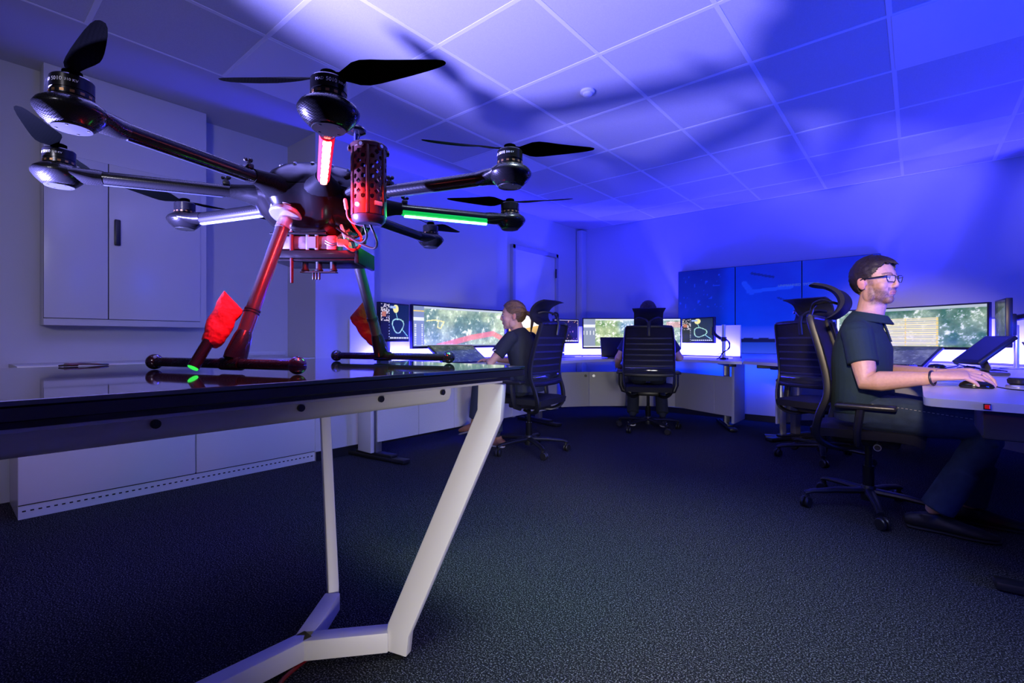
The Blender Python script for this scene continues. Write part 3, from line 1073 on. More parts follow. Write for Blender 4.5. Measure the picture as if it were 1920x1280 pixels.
# desk C
a, m_ = facing((-0.60, 5.74), (0.43, 5.17))
monitor('ultrawide monitor with a striped flight pattern on a green map', (m_[0], m_[1], 0.862), a, 1.16, 0.335, pic_c, 232, 68, WIDE, curve=0.02)
a, m_ = facing((0.45, 5.09), (0.472, 4.79))
monitor('tall edge-on monitor at the right end of the striped map', (m_[0], m_[1], 0.885), a, 0.31, 0.315, pic_grey, 70, 60, 'small chart monitors', mat=M_attr('lit_screen_faint', emit=0.25, rough=0.25))
ax, ay = 0.58, 4.88
pt = thing('monitor_mount', 'black clamp arm with a looped cable behind the edge-on monitor', 'monitor arm', (ax + 0.06, ay - 0.02, DZ))
MB().tube([(0, 0, 0), (0, 0, 0.45)], 0.018, 12).build('pole', silver, pt)
b = MB()
b.tube([(0.0, 0, 0.36), (-0.05, 0.03, 0.37), (-0.10, 0.06, 0.36)], 0.022, 10)
b.lathe([(0.03, 0.34), (0.03, 0.40)], 14)
b.build('arm', black_pl, pt)
b = MB()
b.tube(smooth_poly([(0, -0.03, 0.36), (0.03, -0.05, 0.30), (0.0, -0.06, 0.20), (-0.05, -0.06, 0.15), (-0.08, -0.05, 0.19)], 6), 0.006, 8)
b.build('cables', black_pl, pt)


def tablet(label, edge0, edge1, z0, depth, tilt, fn, nx, ny, mat, group, foot=False):
    """Pen display leaning back: lower edge from edge0 to edge1 at height z0; faces local -y."""
    a, m_ = facing(edge0, edge1)
    w = math.hypot(edge1[0] - edge0[0], edge1[1] - edge0[1])
    t = thing('pen_display', label, 'tablet', (m_[0], m_[1], z0), a, group)
    rt = RX(-(PI / 2 - tilt))
    b = MB()
    b.box(rt @ Vector((0, 0.014, depth / 2)), (w, 0.024, depth), rt, bev=0.006)
    b.build('housing', bez, t)
    s_ = picture('screen', w - 0.04, depth - 0.04, nx, ny, fn, mat, t, -w / 2 + 0.02, 0.02, 0.0008)
    s_.rotation_euler = rt.to_euler()
    b = MB()
    if foot:
        p = rt @ Vector((0, 0.03, depth * 0.35))
        b.tube([p, (0, p.y + 0.03, p.z - 0.07), (0, p.y + 0.02, -z0 + DZ + 0.02)], [(0.045, 0.010)] * 3, 10, up=(0, 1, 0))
        b.box((0, p.y - 0.01, -z0 + DZ + 0.009), (0.26, 0.17, 0.018), bev=0.006)
    else:
        p = rt @ Vector((0, 0.026, depth * 0.55))
        b.tube([p, (0, p.y + 0.07, -z0 + DZ + 0.008)], [(0.10, 0.006)] * 2, 10, up=(0, 1, 0))
    b.build('stand', M('grey_stand', (0.06, 0.06, 0.07), 0.35), t)
    return t


tablet('blue pen display leaning back on the left desk in front of the woman', (-3.06, 2.78), (-3.02, 3.30), DZ + 0.002, 0.30, rad(32), pic_sea, 80, 50, scr_dim, 'pen displays')
tablet('grey map pen display leaning back beside the man at his desk', (-0.46, 5.10), (0.035, 4.83), DZ + 0.002, 0.31, rad(30), pic_grey, 80, 50, M_attr('lit_screen_grey', emit=0.55, rough=0.25), 'pen displays')
off_fn = lambda X, Y: np.zeros(X.shape + (3,)) + np.array([0.0006, 0.0012, 0.02])
tablet('switched-off pen display on a curved foot, right of the man', (0.165, 4.10), (0.27, 3.86), DZ + 0.075, 0.235, rad(42), off_fn, 4, 4, scr_dim, 'pen displays', foot=True)
# laptop in front of the far person
a, m_ = facing(world(1128, 5.42), world(1182, 5.46))
t = thing('laptop', 'small open laptop at the left elbow of the far person', 'laptop', (m_[0], m_[1], DZ), a)
MB().box((0, -0.10, 0.008), (0.33, 0.22, 0.016), bev=0.004).build('keyboard_base', bez, t)
rt = RX(-rad(12))
MB().box(rt @ Vector((0, 0.012, 0.115)) + Vector((0, 0, .012)), (0.33, 0.012, 0.23), rt, bev=0.003).build('lid', bez, t)
s_ = picture('screen', 0.30, 0.19, 60, 38, pic_sea, scr_dim, t, -0.15, 0.032, 0.0045)
s_.rotation_euler = rt.to_euler()

# ---------------------------------------------------------------- video wall on the back wall
vw = thing('video_wall', 'blue video wall of three tall panels on the back wall', 'screen', (-1.27, 5.998, 0.765))
wall_scr = M_attr('video_wall_picture', emit=0.85, rough=0.3)
PW = 0.668
for i in range(3):
    x0 = -1.002 + i * PW
    MB().box((x0 + PW / 2, -0.035, 0.50), (PW - 0.004, 0.06, 1.00), bev=0.003).build('display_panel', bez, vw)
    picture('picture', PW - 0.010, 0.992, 66, 100, pic_wall, wall_scr, vw, x0 + 0.005, 0.004, -0.0662, i / 3, (i + 1) / 3)
tm = text_mesh('UNMANNED  SYSTEMS', 0.038)
tm.materials.append(M('screen_lettering', (0.02, 0.02, 0.02), 0.5, emit=(0.10, 0.22, 1.0), es=0.5))
to = bpy.data.objects.new('lettering', tm)
COL.objects.link(to)
to.parent = vw
to.rotation_euler = (PI / 2, 0, 0)
to.location = (0.30, -0.0675, 0.745)
# ---------------------------------------------------------------- office chairs (local: faces +y, stands on z = 0)


def make_chair():
    t = thing('office_chair', 'chair', 'chair')
    # five-star base
    b = MB()
    b.lathe([(0.0, 0.055), (0.033, 0.055), (0.036, 0.075), (0.036, 0.125), (0.030, 0.135), (0.0, 0.135)], 20)
    b.build('base_hub', chair_fr, t)
    for i in range(5):
        a = 2 * PI * i / 5 + 0.25
        c, s = math.cos(a), math.sin(a)
        l = MB()
        l.tube([(0.02 * c, 0.02 * s, 0.105), (0.16 * c, 0.16 * s, 0.100), (0.285 * c, 0.285 * s, 0.088), (0.318 * c, 0.318 * s, 0.076)], [(0.026, 0.019), (0.022, 0.016), (0.018, 0.012), (0.016, 0.010)], 10, up=(0, 0, 1))
        leg = l.build('base_leg', chair_fr, t)
        k = MB()
        k.tube([(0.305 * c, 0.305 * s, 0.09), (0.305 * c, 0.305 * s, 0.045)], 0.011, 8)
        m = RZ(a + 0.7)
        for sx in (-0.013, 0.013):
            p = m @ Vector((0.012, sx, 0))
            k.lathe([(0.0, -0.009), (0.025, -0.009), (0.0295, -0.004), (0.0295, 0.004), (0.025, 0.009), (0.0, 0.009)], 18, (0.305 * c + p.x, 0.305 * s + p.y, 0.030), m @ RX(PI / 2))
        k.build('caster', black_pl, leg)
    g = MB()
    g.tube([(0, 0, 0.06), (0, 0, 0.24)], 0.027, 16)
    g.tube([(0, 0, 0.24), (0, 0, 0.37)], 0.016, 16)
    g.build('gas_lift', black_gloss, t)
    m = MB()
    m.box((0, -0.01, 0.385), (0.20, 0.30, 0.05), bev=0.015)
    m.box((0, 0.02, 0.415), (0.36, 0.34, 0.02), bev=0.008)
    m.tube([(0.08, 0.05, 0.385), (0.23, 0.06, 0.385)], 0.008, 8)
    m.tube([(0.20, 0.06, 0.385), (0.245, 0.06, 0.385)], 0.017, 12)
    me_ = m.build('tilt_mechanism', black_pl, t)
    MB().torus((0.247, 0.06, 0.385), 0.015, 0.0022, RY(PI / 2), 20, 6).build('knob_ring', silver, me_)
    # seat: padded, rounded, drooping at the front
    prof = [(-0.235, 0.452), (-0.15, 0.462), (0.0, 0.462), (0.12, 0.468), (0.20, 0.462), (0.245, 0.440)]
    s = MB()
    nx, vs, fs = 12, [], []
    for (y, z) in prof:
        for i in range(nx + 1):
            u = i / nx * 2 - 1
            hw = 0.245 * (1 - 0.10 * (abs(y) / 0.245) ** 3)
            vs.append((u * hw, y, z - 0.018 * abs(u) ** 4 + 0.014 * u * u))
    k0 = len(vs)
    for (y, z) in prof:
        for i in range(nx + 1):
            u = i / nx * 2 - 1
            hw = 0.235 * (1 - 0.10 * (abs(y) / 0.245) ** 3)
            vs.append((u * hw, y * 0.97, z - 0.048))
    R_ = len(prof)
    for q in (0, k0):
        for j in range(R_ - 1):
            for i in range(nx):
                f_ = (q + j * (nx + 1) + i, q + j * (nx + 1) + i + 1, q + (j + 1) * (nx + 1) + i + 1, q + (j + 1) * (nx + 1) + i)
                fs.append(f_)
    ring = [i for i in range(nx + 1)] + [(j) * (nx + 1) + nx for j in range(1, R_)] + [(R_ - 1) * (nx + 1) + i for i in range(nx - 1, -1, -1)] + [j * (nx + 1) for j in range(R_ - 2, 0, -1)]
    for a_, b_ in zip(ring, ring[1:] + ring[:1]):
        fs.append((a_, b_, b_ + k0, a_ + k0))
    s.add(vs, fs)
    s.build('seat', mesh_m, t, sharp=50)
    # back: side members loop from under the seat, round the lumbar, up to the shoulder
    side = [(-0.02, 0.352), (-0.12, 0.345), (-0.185, 0.375), (-0.205, 0.43), (-0.19, 0.52), (-0.155, 0.62), (-0.155, 0.72), (-0.185, 0.86), (-0.225, 1.00), (-0.235, 1.045)]
    xsd = [0.10, 0.15, 0.20, 0.225, 0.24, 0.245, 0.243, 0.238, 0.225, 0.215]
    sp = smooth_poly([(x, y, z) for x, (y, z) in zip(xsd, side)], 4)
    for sx in (-1, 1):
        b = MB()
        b.tube([(sx * x, y, z) for x, y, z in sp], [(0.012, 0.019)] * len(sp), 8, up=(0, 1, 0.2))
        b.build('back_frame', chair_fr, t)
    b = MB()
    b.tube(smooth_poly([(-0.215, -0.235, 1.045), (-0.10, -0.262, 1.052), (0.10, -0.262, 1.052), (0.215, -0.235, 1.045)], 4), [(0.010, 0.014)] * 13, 8)
    b.build('top_rail', chair_fr, t)
    b = MB()
    b.tube(smooth_poly([(-0.24, -0.172, 0.575), (-0.10, -0.192, 0.572), (0.10, -0.192, 0.572), (0.24, -0.172, 0.575)], 4), [(0.010, 0.018)] * 13, 8)
    b.build('cross_rail', chair_fr, t)
    # woven back with horizontal ribs
    def back_pt(u, z):
        ys = np.interp(z, [0.575, 0.62, 0.72, 0.86, 1.0, 1.05], [-0.170, -0.155, -0.155, -0.185, -0.225, -0.237])
        hw = np.interp(z, [0.575, 0.62, 0.72, 0.86, 1.0, 1.05], [0.236, 0.240, 0.238, 0.232, 0.220, 0.212])
        return (u * hw, ys - 0.026 * (1 - u * u), z)
    b = MB()
    zs = np.linspace(0.585, 1.045, 24)
    nx = 10
    vs = [back_pt(i / nx * 2 - 1, z) for z in zs for i in range(nx + 1)]
    vs += [(x, y - 0.004, z) for x, y, z in vs]
    n1 = len(zs) * (nx + 1)
    fs = []
    for q in (0, n1):
        for j in range(len(zs) - 1):
            for i in range(nx):
                fs.append((q + j * (nx + 1) + i, q + j * (nx + 1) + i + 1, q + (j + 1) * (nx + 1) + i + 1, q + (j + 1) * (nx + 1) + i))
    b.add(vs, fs)
    b.build('back_mesh', mesh_m, t)
    for z in [0.66, 0.715, 0.77, 0.825, 0.88, 0.935]:
        r_ = MB()
        r_.tube([(lambda p: (p[0], p[1] - 0.006, p[2]))(back_pt(u, z)) for u in np.linspace(-0.97, 0.97, 11)], [(0.004, 0.009)] * 11, 6)
        r_.build('back_rib', M('rib_fabric', (0.014, 0.016, 0.028), 0.5), t)
    # glossy clear lumbar band
    b = MB()
    b.tube([(lambda p: (p[0], p[1] - 0.004, p[2]))(back_pt(u, 0.618)) for u in np.linspace(-0.95, 0.95, 11)], [(0.005, 0.030)] * 11, 8)
    b.build('lumbar_band', M('clear_dark_band', (0.02, 0.022, 0.035), 0.08, spec=0.8), t)
    # headrest
    b = MB()
    b.tube([(0, -0.262, 0.96), (0, -0.275, 1.05), (0, -0.262, 1.10)], [(0.016, 0.010)] * 3, 8, up=(0, 1, 0))
    b.tube(smooth_poly([(0, -0.265, 1.09), (0.035, -0.25, 1.125), (0.09, -0.20, 1.142), (0.125, -0.155, 1.13)], 4), 0.008, 8)
    b.tube(smooth_poly([(0, -0.265, 1.09), (-0.035, -0.25, 1.125), (-0.09, -0.20, 1.142), (-0.125, -0.155, 1.13)], 4), 0.008, 8)
    b.build('headrest_bracket', chair_fr, t)
    prof = [(-0.150, 1.045), (-0.112, 1.075), (-0.090, 1.115), (-0.092, 1.155), (-0.120, 1.195), (-0.170, 1.222), (-0.225, 1.234)]
    prof = smooth_poly(prof, 3)
    nx = 8
    vs = []
    for th in (0, -0.020):
        for (y, z) in prof:
            for i in range(nx + 1):
                u = i / nx * 2 - 1
                hw = 0.142 if z < 1.2 else 0.142 + (z - 1.2) * 0.5
                vs.append((u * hw, y + th - 0.028 * (1 - u * u), z + (th * 0.4)))
    n1 = len(prof) * (nx + 1)
    fs = []
    for q in (0, n1):
        for j in range(len(prof) - 1):
            for i in range(nx):
                fs.append((q + j * (nx + 1) + i, q + j * (nx + 1) + i + 1, q + (j + 1) * (nx + 1) + i + 1, q + (j + 1) * (nx + 1) + i))
    R_ = len(prof)
    ring = [i for i in range(nx + 1)] + [j * (nx + 1) + nx for j in range(1, R_)] + [(R_ - 1) * (nx + 1) + i for i in range(nx - 1, -1, -1)] + [j * (nx + 1) for j in range(R_ - 2, 0, -1)]
    for a_, b_ in zip(ring, ring[1:] + ring[:1]):
        fs.append((a_, b_, b_ + n1, a_ + n1))
    MB().add(vs, fs).build('headrest', mesh_m, t, sharp=60)
    # armrests
    for sx in (-1, 1):
        b = MB()
        b.tube([(sx * 0.17, -0.02, 0.375), (sx * 0.255, -0.02, 0.40), (sx * 0.275, -0.02, 0.46), (sx * 0.275, -0.005, 0.575)], [(0.020, 0.014), (0.022, 0.016), (0.024, 0.018), (0.026, 0.020)], 10, up=(0, 1, 0))
        p = b.build('armrest_post', black_pl, t)
        b = MB()
        b.box((sx * 0.275, 0.015, 0.588), (0.085, 0.25, 0.026), bev=0.012, seg=3)
        b.build('armrest_pad', M('armrest_pad_rubber', (0.018, 0.018, 0.022), 0.3), p)
    return t


chair0 = make_chair()
CG = 'black mesh office chairs'


def put_chair(first, x, y, ang, label):
    """ang = direction the sitter faces, degrees from +x."""
    o = chair0 if first else copy_tree(chair0)
    o.location = (x, y, 0.0)
    o.rotation_euler = (0, 0, rad(ang - 90))
    o['label'] = label
    o['category'] = 'chair'
    o['group'] = CG
    return o


put_chair(True, -0.20, 3.25, -2, 'black mesh office chair the man with glasses sits on')
put_chair(False, -2.46, 3.16, 188, 'black mesh office chair the ponytailed woman sits on')
put_chair(False, -2.12, 4.72, 116, 'black mesh office chair seen from behind, far person sitting on it')
put_chair(False, -0.56, 4.42, 66, 'empty black mesh office chair behind the man with glasses')
# ---------------------------------------------------------------- the octocopter (local: z = 0 on the table glass, x along the skids)


def carbon_mat(name, c1, c2, scale, rough, spec=0.6, coat=0.5, ior=1.5):
    m = bpy.data.materials.new(name)
    m.use_nodes = True
    nt = m.node_tree
    b = nt.nodes['Principled BSDF']
    tc = nt.nodes.new('ShaderNodeTexCoord')
    mp = nt.nodes.new('ShaderNodeMapping')
    mp.inputs['Rotation'].default_value = (0.3, 0.5, 0.785)
    ch = nt.nodes.new('ShaderNodeTexChecker')
    ch.inputs['Scale'].default_value = scale
    ch.inputs['Color1'].default_value = (*c1, 1)
    ch.inputs['Color2'].default_value = (*c2, 1)
    nt.links.new(tc.outputs['Object'], mp.inputs['Vector'])
    nt.links.new(mp.outputs['Vector'], ch.inputs['Vector'])
    nt.links.new(ch.outputs['Color'], b.inputs['Base Color'])
    mr = nt.nodes.new('ShaderNodeMapRange')
    mr.inputs['To Min'].default_value = rough
    mr.inputs['To Max'].default_value = rough + 0.22
    nt.links.new(ch.outputs['Fac'], mr.inputs['Value'])
    nt.links.new(mr.outputs['Result'], b.inputs['Roughness'])
    b.inputs['Specular IOR Level'].default_value = spec
    b.inputs['Coat Weight'].default_value = coat
    b.inputs['IOR'].default_value = ior
    b.inputs['Coat Roughness'].default_value = 0.06
    return m


carbon = carbon_mat('carbon_fibre', (0.003, 0.003, 0.0035), (0.012, 0.012, 0.0125), 420, 0.14, 0.5, 0.08, 1.36)
carbon_dull = carbon_mat('carbon_fibre_dull', (0.004, 0.0042, 0.0045), (0.011, 0.0115, 0.012), 420, 0.45, 0.3, 0.0, 1.16)
prop_m = carbon_mat('carbon_propeller', (0.0003, 0.0005, 0.0004), (0.0008, 0.0011, 0.0010), 420, 0.5, 0.2, 0.0, 1.08)
shell_m = M('smoked_body_shell', (0.0045, 0.004, 0.0045), 0.22, spec=0.35, coat=0.12)
motor_m = M('motor_black', (0.010, 0.010, 0.011), 0.22, 0.3)
metal_m = M('bare_aluminium', (0.70, 0.70, 0.70), 0.25, 0.85)
plate_m = M('pod_cap', (0.020, 0.022, 0.018), 0.5, spec=0.2)
acryl = M('clear_acrylic', (0.95, 0.95, 0.97), 0.06, trans=0.9, spec=0.5)
red_tube = carbon_mat('carbon_tube_leg', (0.016, 0.013, 0.013), (0.060, 0.050, 0.050), 520, 0.16)
letter_m = M('white_print', (0.85, 0.85, 0.85), 0.5)


def led(name, core, es):
    return M(name, (0.2, 0.2, 0.2), 0.5, emit=core, es=es)


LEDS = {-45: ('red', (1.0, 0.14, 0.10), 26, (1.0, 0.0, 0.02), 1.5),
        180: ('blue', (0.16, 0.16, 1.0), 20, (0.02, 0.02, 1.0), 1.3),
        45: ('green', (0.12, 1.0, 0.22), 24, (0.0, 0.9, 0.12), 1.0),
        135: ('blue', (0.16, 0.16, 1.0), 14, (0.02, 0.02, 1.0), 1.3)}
CEN = (-1.2839, 0.6998)
dr = thing('octocopter_drone', 'large black carbon octocopter drone with lit red, green and blue arms on the glass table', 'drone', (CEN[0], CEN[1], TZ), rad(17.6))
AZ = 0.465

# body shell: smoked upper dome and lower bowl, lobed towards the eight arms
prof = [(0.0, 0.556), (0.045, 0.553), (0.085, 0.543), (0.120, 0.527), (0.148, 0.505), (0.163, 0.485), (0.168, 0.466)]
lob = lambda r, z, th: r * (1 + 0.05 * math.cos(8 * th) * min(1, r / 0.15))
MB().lathe(prof, 64, (0, 0, 0), None, lob).build('upper_shell', shell_m, dr, sharp=60)
prof = [(0.168, 0.464), (0.164, 0.445), (0.145, 0.412), (0.118, 0.382), (0.088, 0.362), (0.050, 0.350), (0.0, 0.347)]
MB().lathe(prof, 64, (0, 0, 0), None, lob).build('lower_shell', shell_m, dr, sharp=60)
b = MB()
for i in range(16):
    a = 2 * PI * (i + .5) / 16
    b.lathe([(0.0, 0), (0.006, 0), (0.005, 0.004), (0.0, 0.005)], 8, (0.118 * math.cos(a), 0.118 * math.sin(a), 0.527), RZ(a) @ RY(0.5))
b.build('shell_screws', metal_m, dr)['kind'] = 'stuff'


def blade_mesh():
    """One prop: two blades along +-x."""
    b = MB()
    st = [(0.010, 0.018, 30), (0.022, 0.016, 30), (0.034, 0.026, 29), (0.050, 0.042, 26), (0.066, 0.049, 23), (0.085, 0.048, 20), (0.110, 0.043, 16), (0.140, 0.036, 13), (0.170, 0.028, 10), (0.192, 0.020, 8), (0.203, 0.012, 7), (0.206, 0.004, 7)]
    for sgn in (1, -1):
        vs, fs = [], []
        for s, ch, tw in st:
            t = rad(tw)
            off = 0.25 if s > 0.03 else 0.0
            ring = []
            for (u, h) in ((-0.5, 0), (-0.25, 0.07), (0.05, 0.085), (0.5, 0.0), (0.05, 0.02), (-0.25, 0.01)):
                cx = (u + off * 0.18) * ch
                cz = h * ch * (0.9 if s > 0.03 else 2.2)
                y = cx * math.cos(t) - cz * math.sin(t)
                z = cx * math.sin(t) + cz * math.cos(t) + 0.010 * (s / 0.2) ** 2
                ring.append((sgn * s, sgn * y, z))
            vs += ring
        n = len(st)
        for i in range(n - 1):
            for j in range(6):
                fs.append((6 * i + j, 6 * i + (j + 1) % 6, 6 * i + 6 + (j + 1) % 6, 6 * i + 6 + j))
        fs += [tuple(range(6)), tuple(6 * (n - 1) + j for j in range(6))]
        b.add(vs, fs)
    b.lathe([(0.0, -0.004), (0.014, -0.004), (0.014, 0.008), (0.010, 0.010), (0.0, 0.010)], 18)
    return b


prop_b = blade_mesh()
PROP = {-45: 15, 0: 30, 45: 22, 90: 86, 135: 40, 180: -98, -135: -42, -90: -17}


def round_text(body, size, R, z, a0, mat, name, parent, origin, bold_from=None):
    me = text_mesh(body, size, 0.0)
    for v in me.vertices:
        th = a0 + v.co.x / R
        y = v.co.y
        v.co = (origin[0] + (R + 0.0004) * math.cos(th), origin[1] + (R + 0.0004) * math.sin(th), origin[2] + z + y)
    me.materials.append(mat)
    o = bpy.data.objects.new(name, me)
    COL.objects.link(o)
    o.parent = parent
    return o


RR = 0.574
MIRROR = (45, 180, -90, 135, -135)
for ang in (-45, 0, 45, 90, 135, 180, -135, -90):
    a = rad(ang)
    d = Vector((math.cos(a), math.sin(a), 0))
    at = lambda r, z=AZ: tuple(d * r + Vector((0, 0, z)))
    arm_b = MB()
    arm_b.tube([at(0.150), at(0.535)], 0.0155, 20)
    arm = arm_b.build('arm', carbon, dr)
    # shoulder socket flaring out of the body
    s = MB()
    s.tube([at(0.10, 0.452), at(0.145, 0.458), at(0.18, 0.463), at(0.205, AZ), at(0.222, AZ)], [(0.060, 0.040), (0.050, 0.032), (0.030, 0.024), (0.0205, 0.0195), (0.018, 0.018)], 20)
    s.build('shoulder', carbon_dull, arm)
    k = MB()
    k.box(at(0.232, AZ + 0.020), (0.016, 0.020, 0.012), a, bev=0.003)
    k.tube([at(0.232, AZ + 0.024), at(0.232, AZ + 0.033)], 0.005, 8)
    k.ell(at(0.227, AZ + 0.036), 0.006, 8, 6)
    k.ell(at(0.240, AZ + 0.034), 0.005, 8, 6)
    k.build('arm_latch', black_pl, arm)
    o = (d.x * RR, d.y * RR, 0.0)
    # saucer-shaped motor pod with a pale cap, collar towards the arm
    p = MB()
    p.lathe([(0.0, 0.4845), (0.030, 0.4845), (0.036, 0.482), (0.047, 0.474), (0.0515, 0.466), (0.0505, 0.461), (0.043, 0.450), (0.033, 0.440), (0.029, 0.437), (0.0, 0.437)], 36, o)
    p.tube([at(0.49), at(0.505), at(0.53), at(0.55)], [(0.0165, 0.0165), (0.021, 0.0185), (0.036, 0.017), (0.045, 0.012)], 18)
    pod = p.build('motor_pod', carbon, arm, sharp=45)
    MB().lathe([(0.0, 0.4365), (0.028, 0.4365), (0.0275, 0.4345), (0.0, 0.434)], 30, o).build('pod_cap', plate_m, arm)
    cs = MB()
    for q in range(4):
        aq = a + PI / 4 + q * PI / 2
        cs.lathe([(0.0, 0.4335), (0.0022, 0.4335), (0.0022, 0.436), (0.0, 0.436)], 8, (o[0] + 0.022 * math.cos(aq), o[1] + 0.022 * math.sin(aq), 0))
    cs.build('pod_screws', black_matt, arm)
    mo = MB()
    mo.lathe([(0.0, 0.4845), (0.0285, 0.4845), (0.0300, 0.486), (0.0300, 0.493), (0.0288, 0.4935), (0.0288, 0.496), (0.0300, 0.4965), (0.0300, 0.517), (0.0280, 0.5195), (0.014, 0.5205), (0.0, 0.5205)], 36, o)
    mo.build('motor', motor_m, arm, sharp=30)
    wr = MB()
    for q in range(14):
        aq = 2 * PI * q / 14
        wr.box((o[0] + 0.0291 * math.cos(aq), o[1] + 0.0291 * math.sin(aq), 0.4895), (0.0026, 0.006, 0.0044), aq)
    wr.build('motor_windings', M('copper_windings', (0.30, 0.16, 0.06), 0.35, 0.6), arm)
    pr = MB()
    pr.v, pr.f = [(x, y if ang in MIRROR else -y, z) for x, y, z in prop_b.v], list(prop_b.f)
    m4 = Matrix.Translation((o[0], o[1], 0.5245)) @ Matrix.Rotation(rad(PROP[ang]), 4, 'Z')
    pr.v = [tuple(m4 @ Vector(v)) for v in pr.v]
    pr.build('propeller', prop_m, arm, sharp=50)
    # lettering on the motor can, turned to the room's middle
    wpos = Matrix.Rotation(rad(17.6), 3, 'Z') @ Vector((o[0], o[1], 0)) + Vector((CEN[0], CEN[1], 0))
    face = math.atan2(-wpos.y, -wpos.x) - rad(17.6)
    if ang in (-45, -90, -135, 0):
        shift = {-45: 0.12, -90: -0.75, -135: -0.85, 0: -0.7}[ang]
        round_text('MAD', 0.0068, 0.0300, 0.5075, face + shift - 0.64, letter_m, 'motor_lettering', arm, o)
        round_text('5010', 0.0090, 0.0300, 0.5070, face + shift + 0.02, letter_m, 'motor_lettering', arm, o)
        round_text('310 KV', 0.0060, 0.0300, 0.5070, face + shift + 0.70, letter_m, 'motor_lettering', arm, o)
    if ang in LEDS:
        nm, core, es, halo, hs = LEDS[ang]
        sl = MB()
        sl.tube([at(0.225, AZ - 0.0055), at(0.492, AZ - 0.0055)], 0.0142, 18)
        sl.build('light_sleeve', M('sleeve_' + nm, (0.02, 0.02, 0.02), 0.4, emit=halo, es=hs * 0.6), arm)  # glowing sleeve added to imitate the coloured halo around the light strip
        st_ = MB()
        for q in range(16):
            r0 = 0.232 + q * 0.0162
            st_.tube([at(r0, AZ - 0.0205), at(r0 + 0.0166, AZ - 0.0205)], [(0.0072 + 0.0007 * (q % 2), 0.0032)] * 2, 10)
        st_.build('light_strip', led('strip_' + nm, core, es), arm)
        ld = bpy.data.lights.new('strip_glow', 'AREA')
        ld.shape = 'RECTANGLE'
        ld.size, ld.size_y = 0.26, 0.018
        ld.energy = {'red': 9.0, 'green': 4.0, 'blue': 2.5}[nm]
        ld.color = {'red': (1.0, 0.02, 0.02), 'green': (0.03, 1.0, 0.12), 'blue': (0.03, 0.03, 1.0)}[nm]
        lo = bpy.data.objects.new('strip_glow', ld)
        COL.objects.link(lo)
        lo.parent = arm
        lo.location = at(0.36, AZ - 0.0255)
        lo.rotation_euler = (0, 0, a)
    else:
        wl = MB()
        wl.tube([at(0.24, AZ - 0.0165), at(0.49, AZ - 0.0165)], [(0.004, 0.0015)] * 2, 8)
        wl.build('unlit_strip', M('unlit_strip', (0.03, 0.035, 0.05), 0.3), arm)

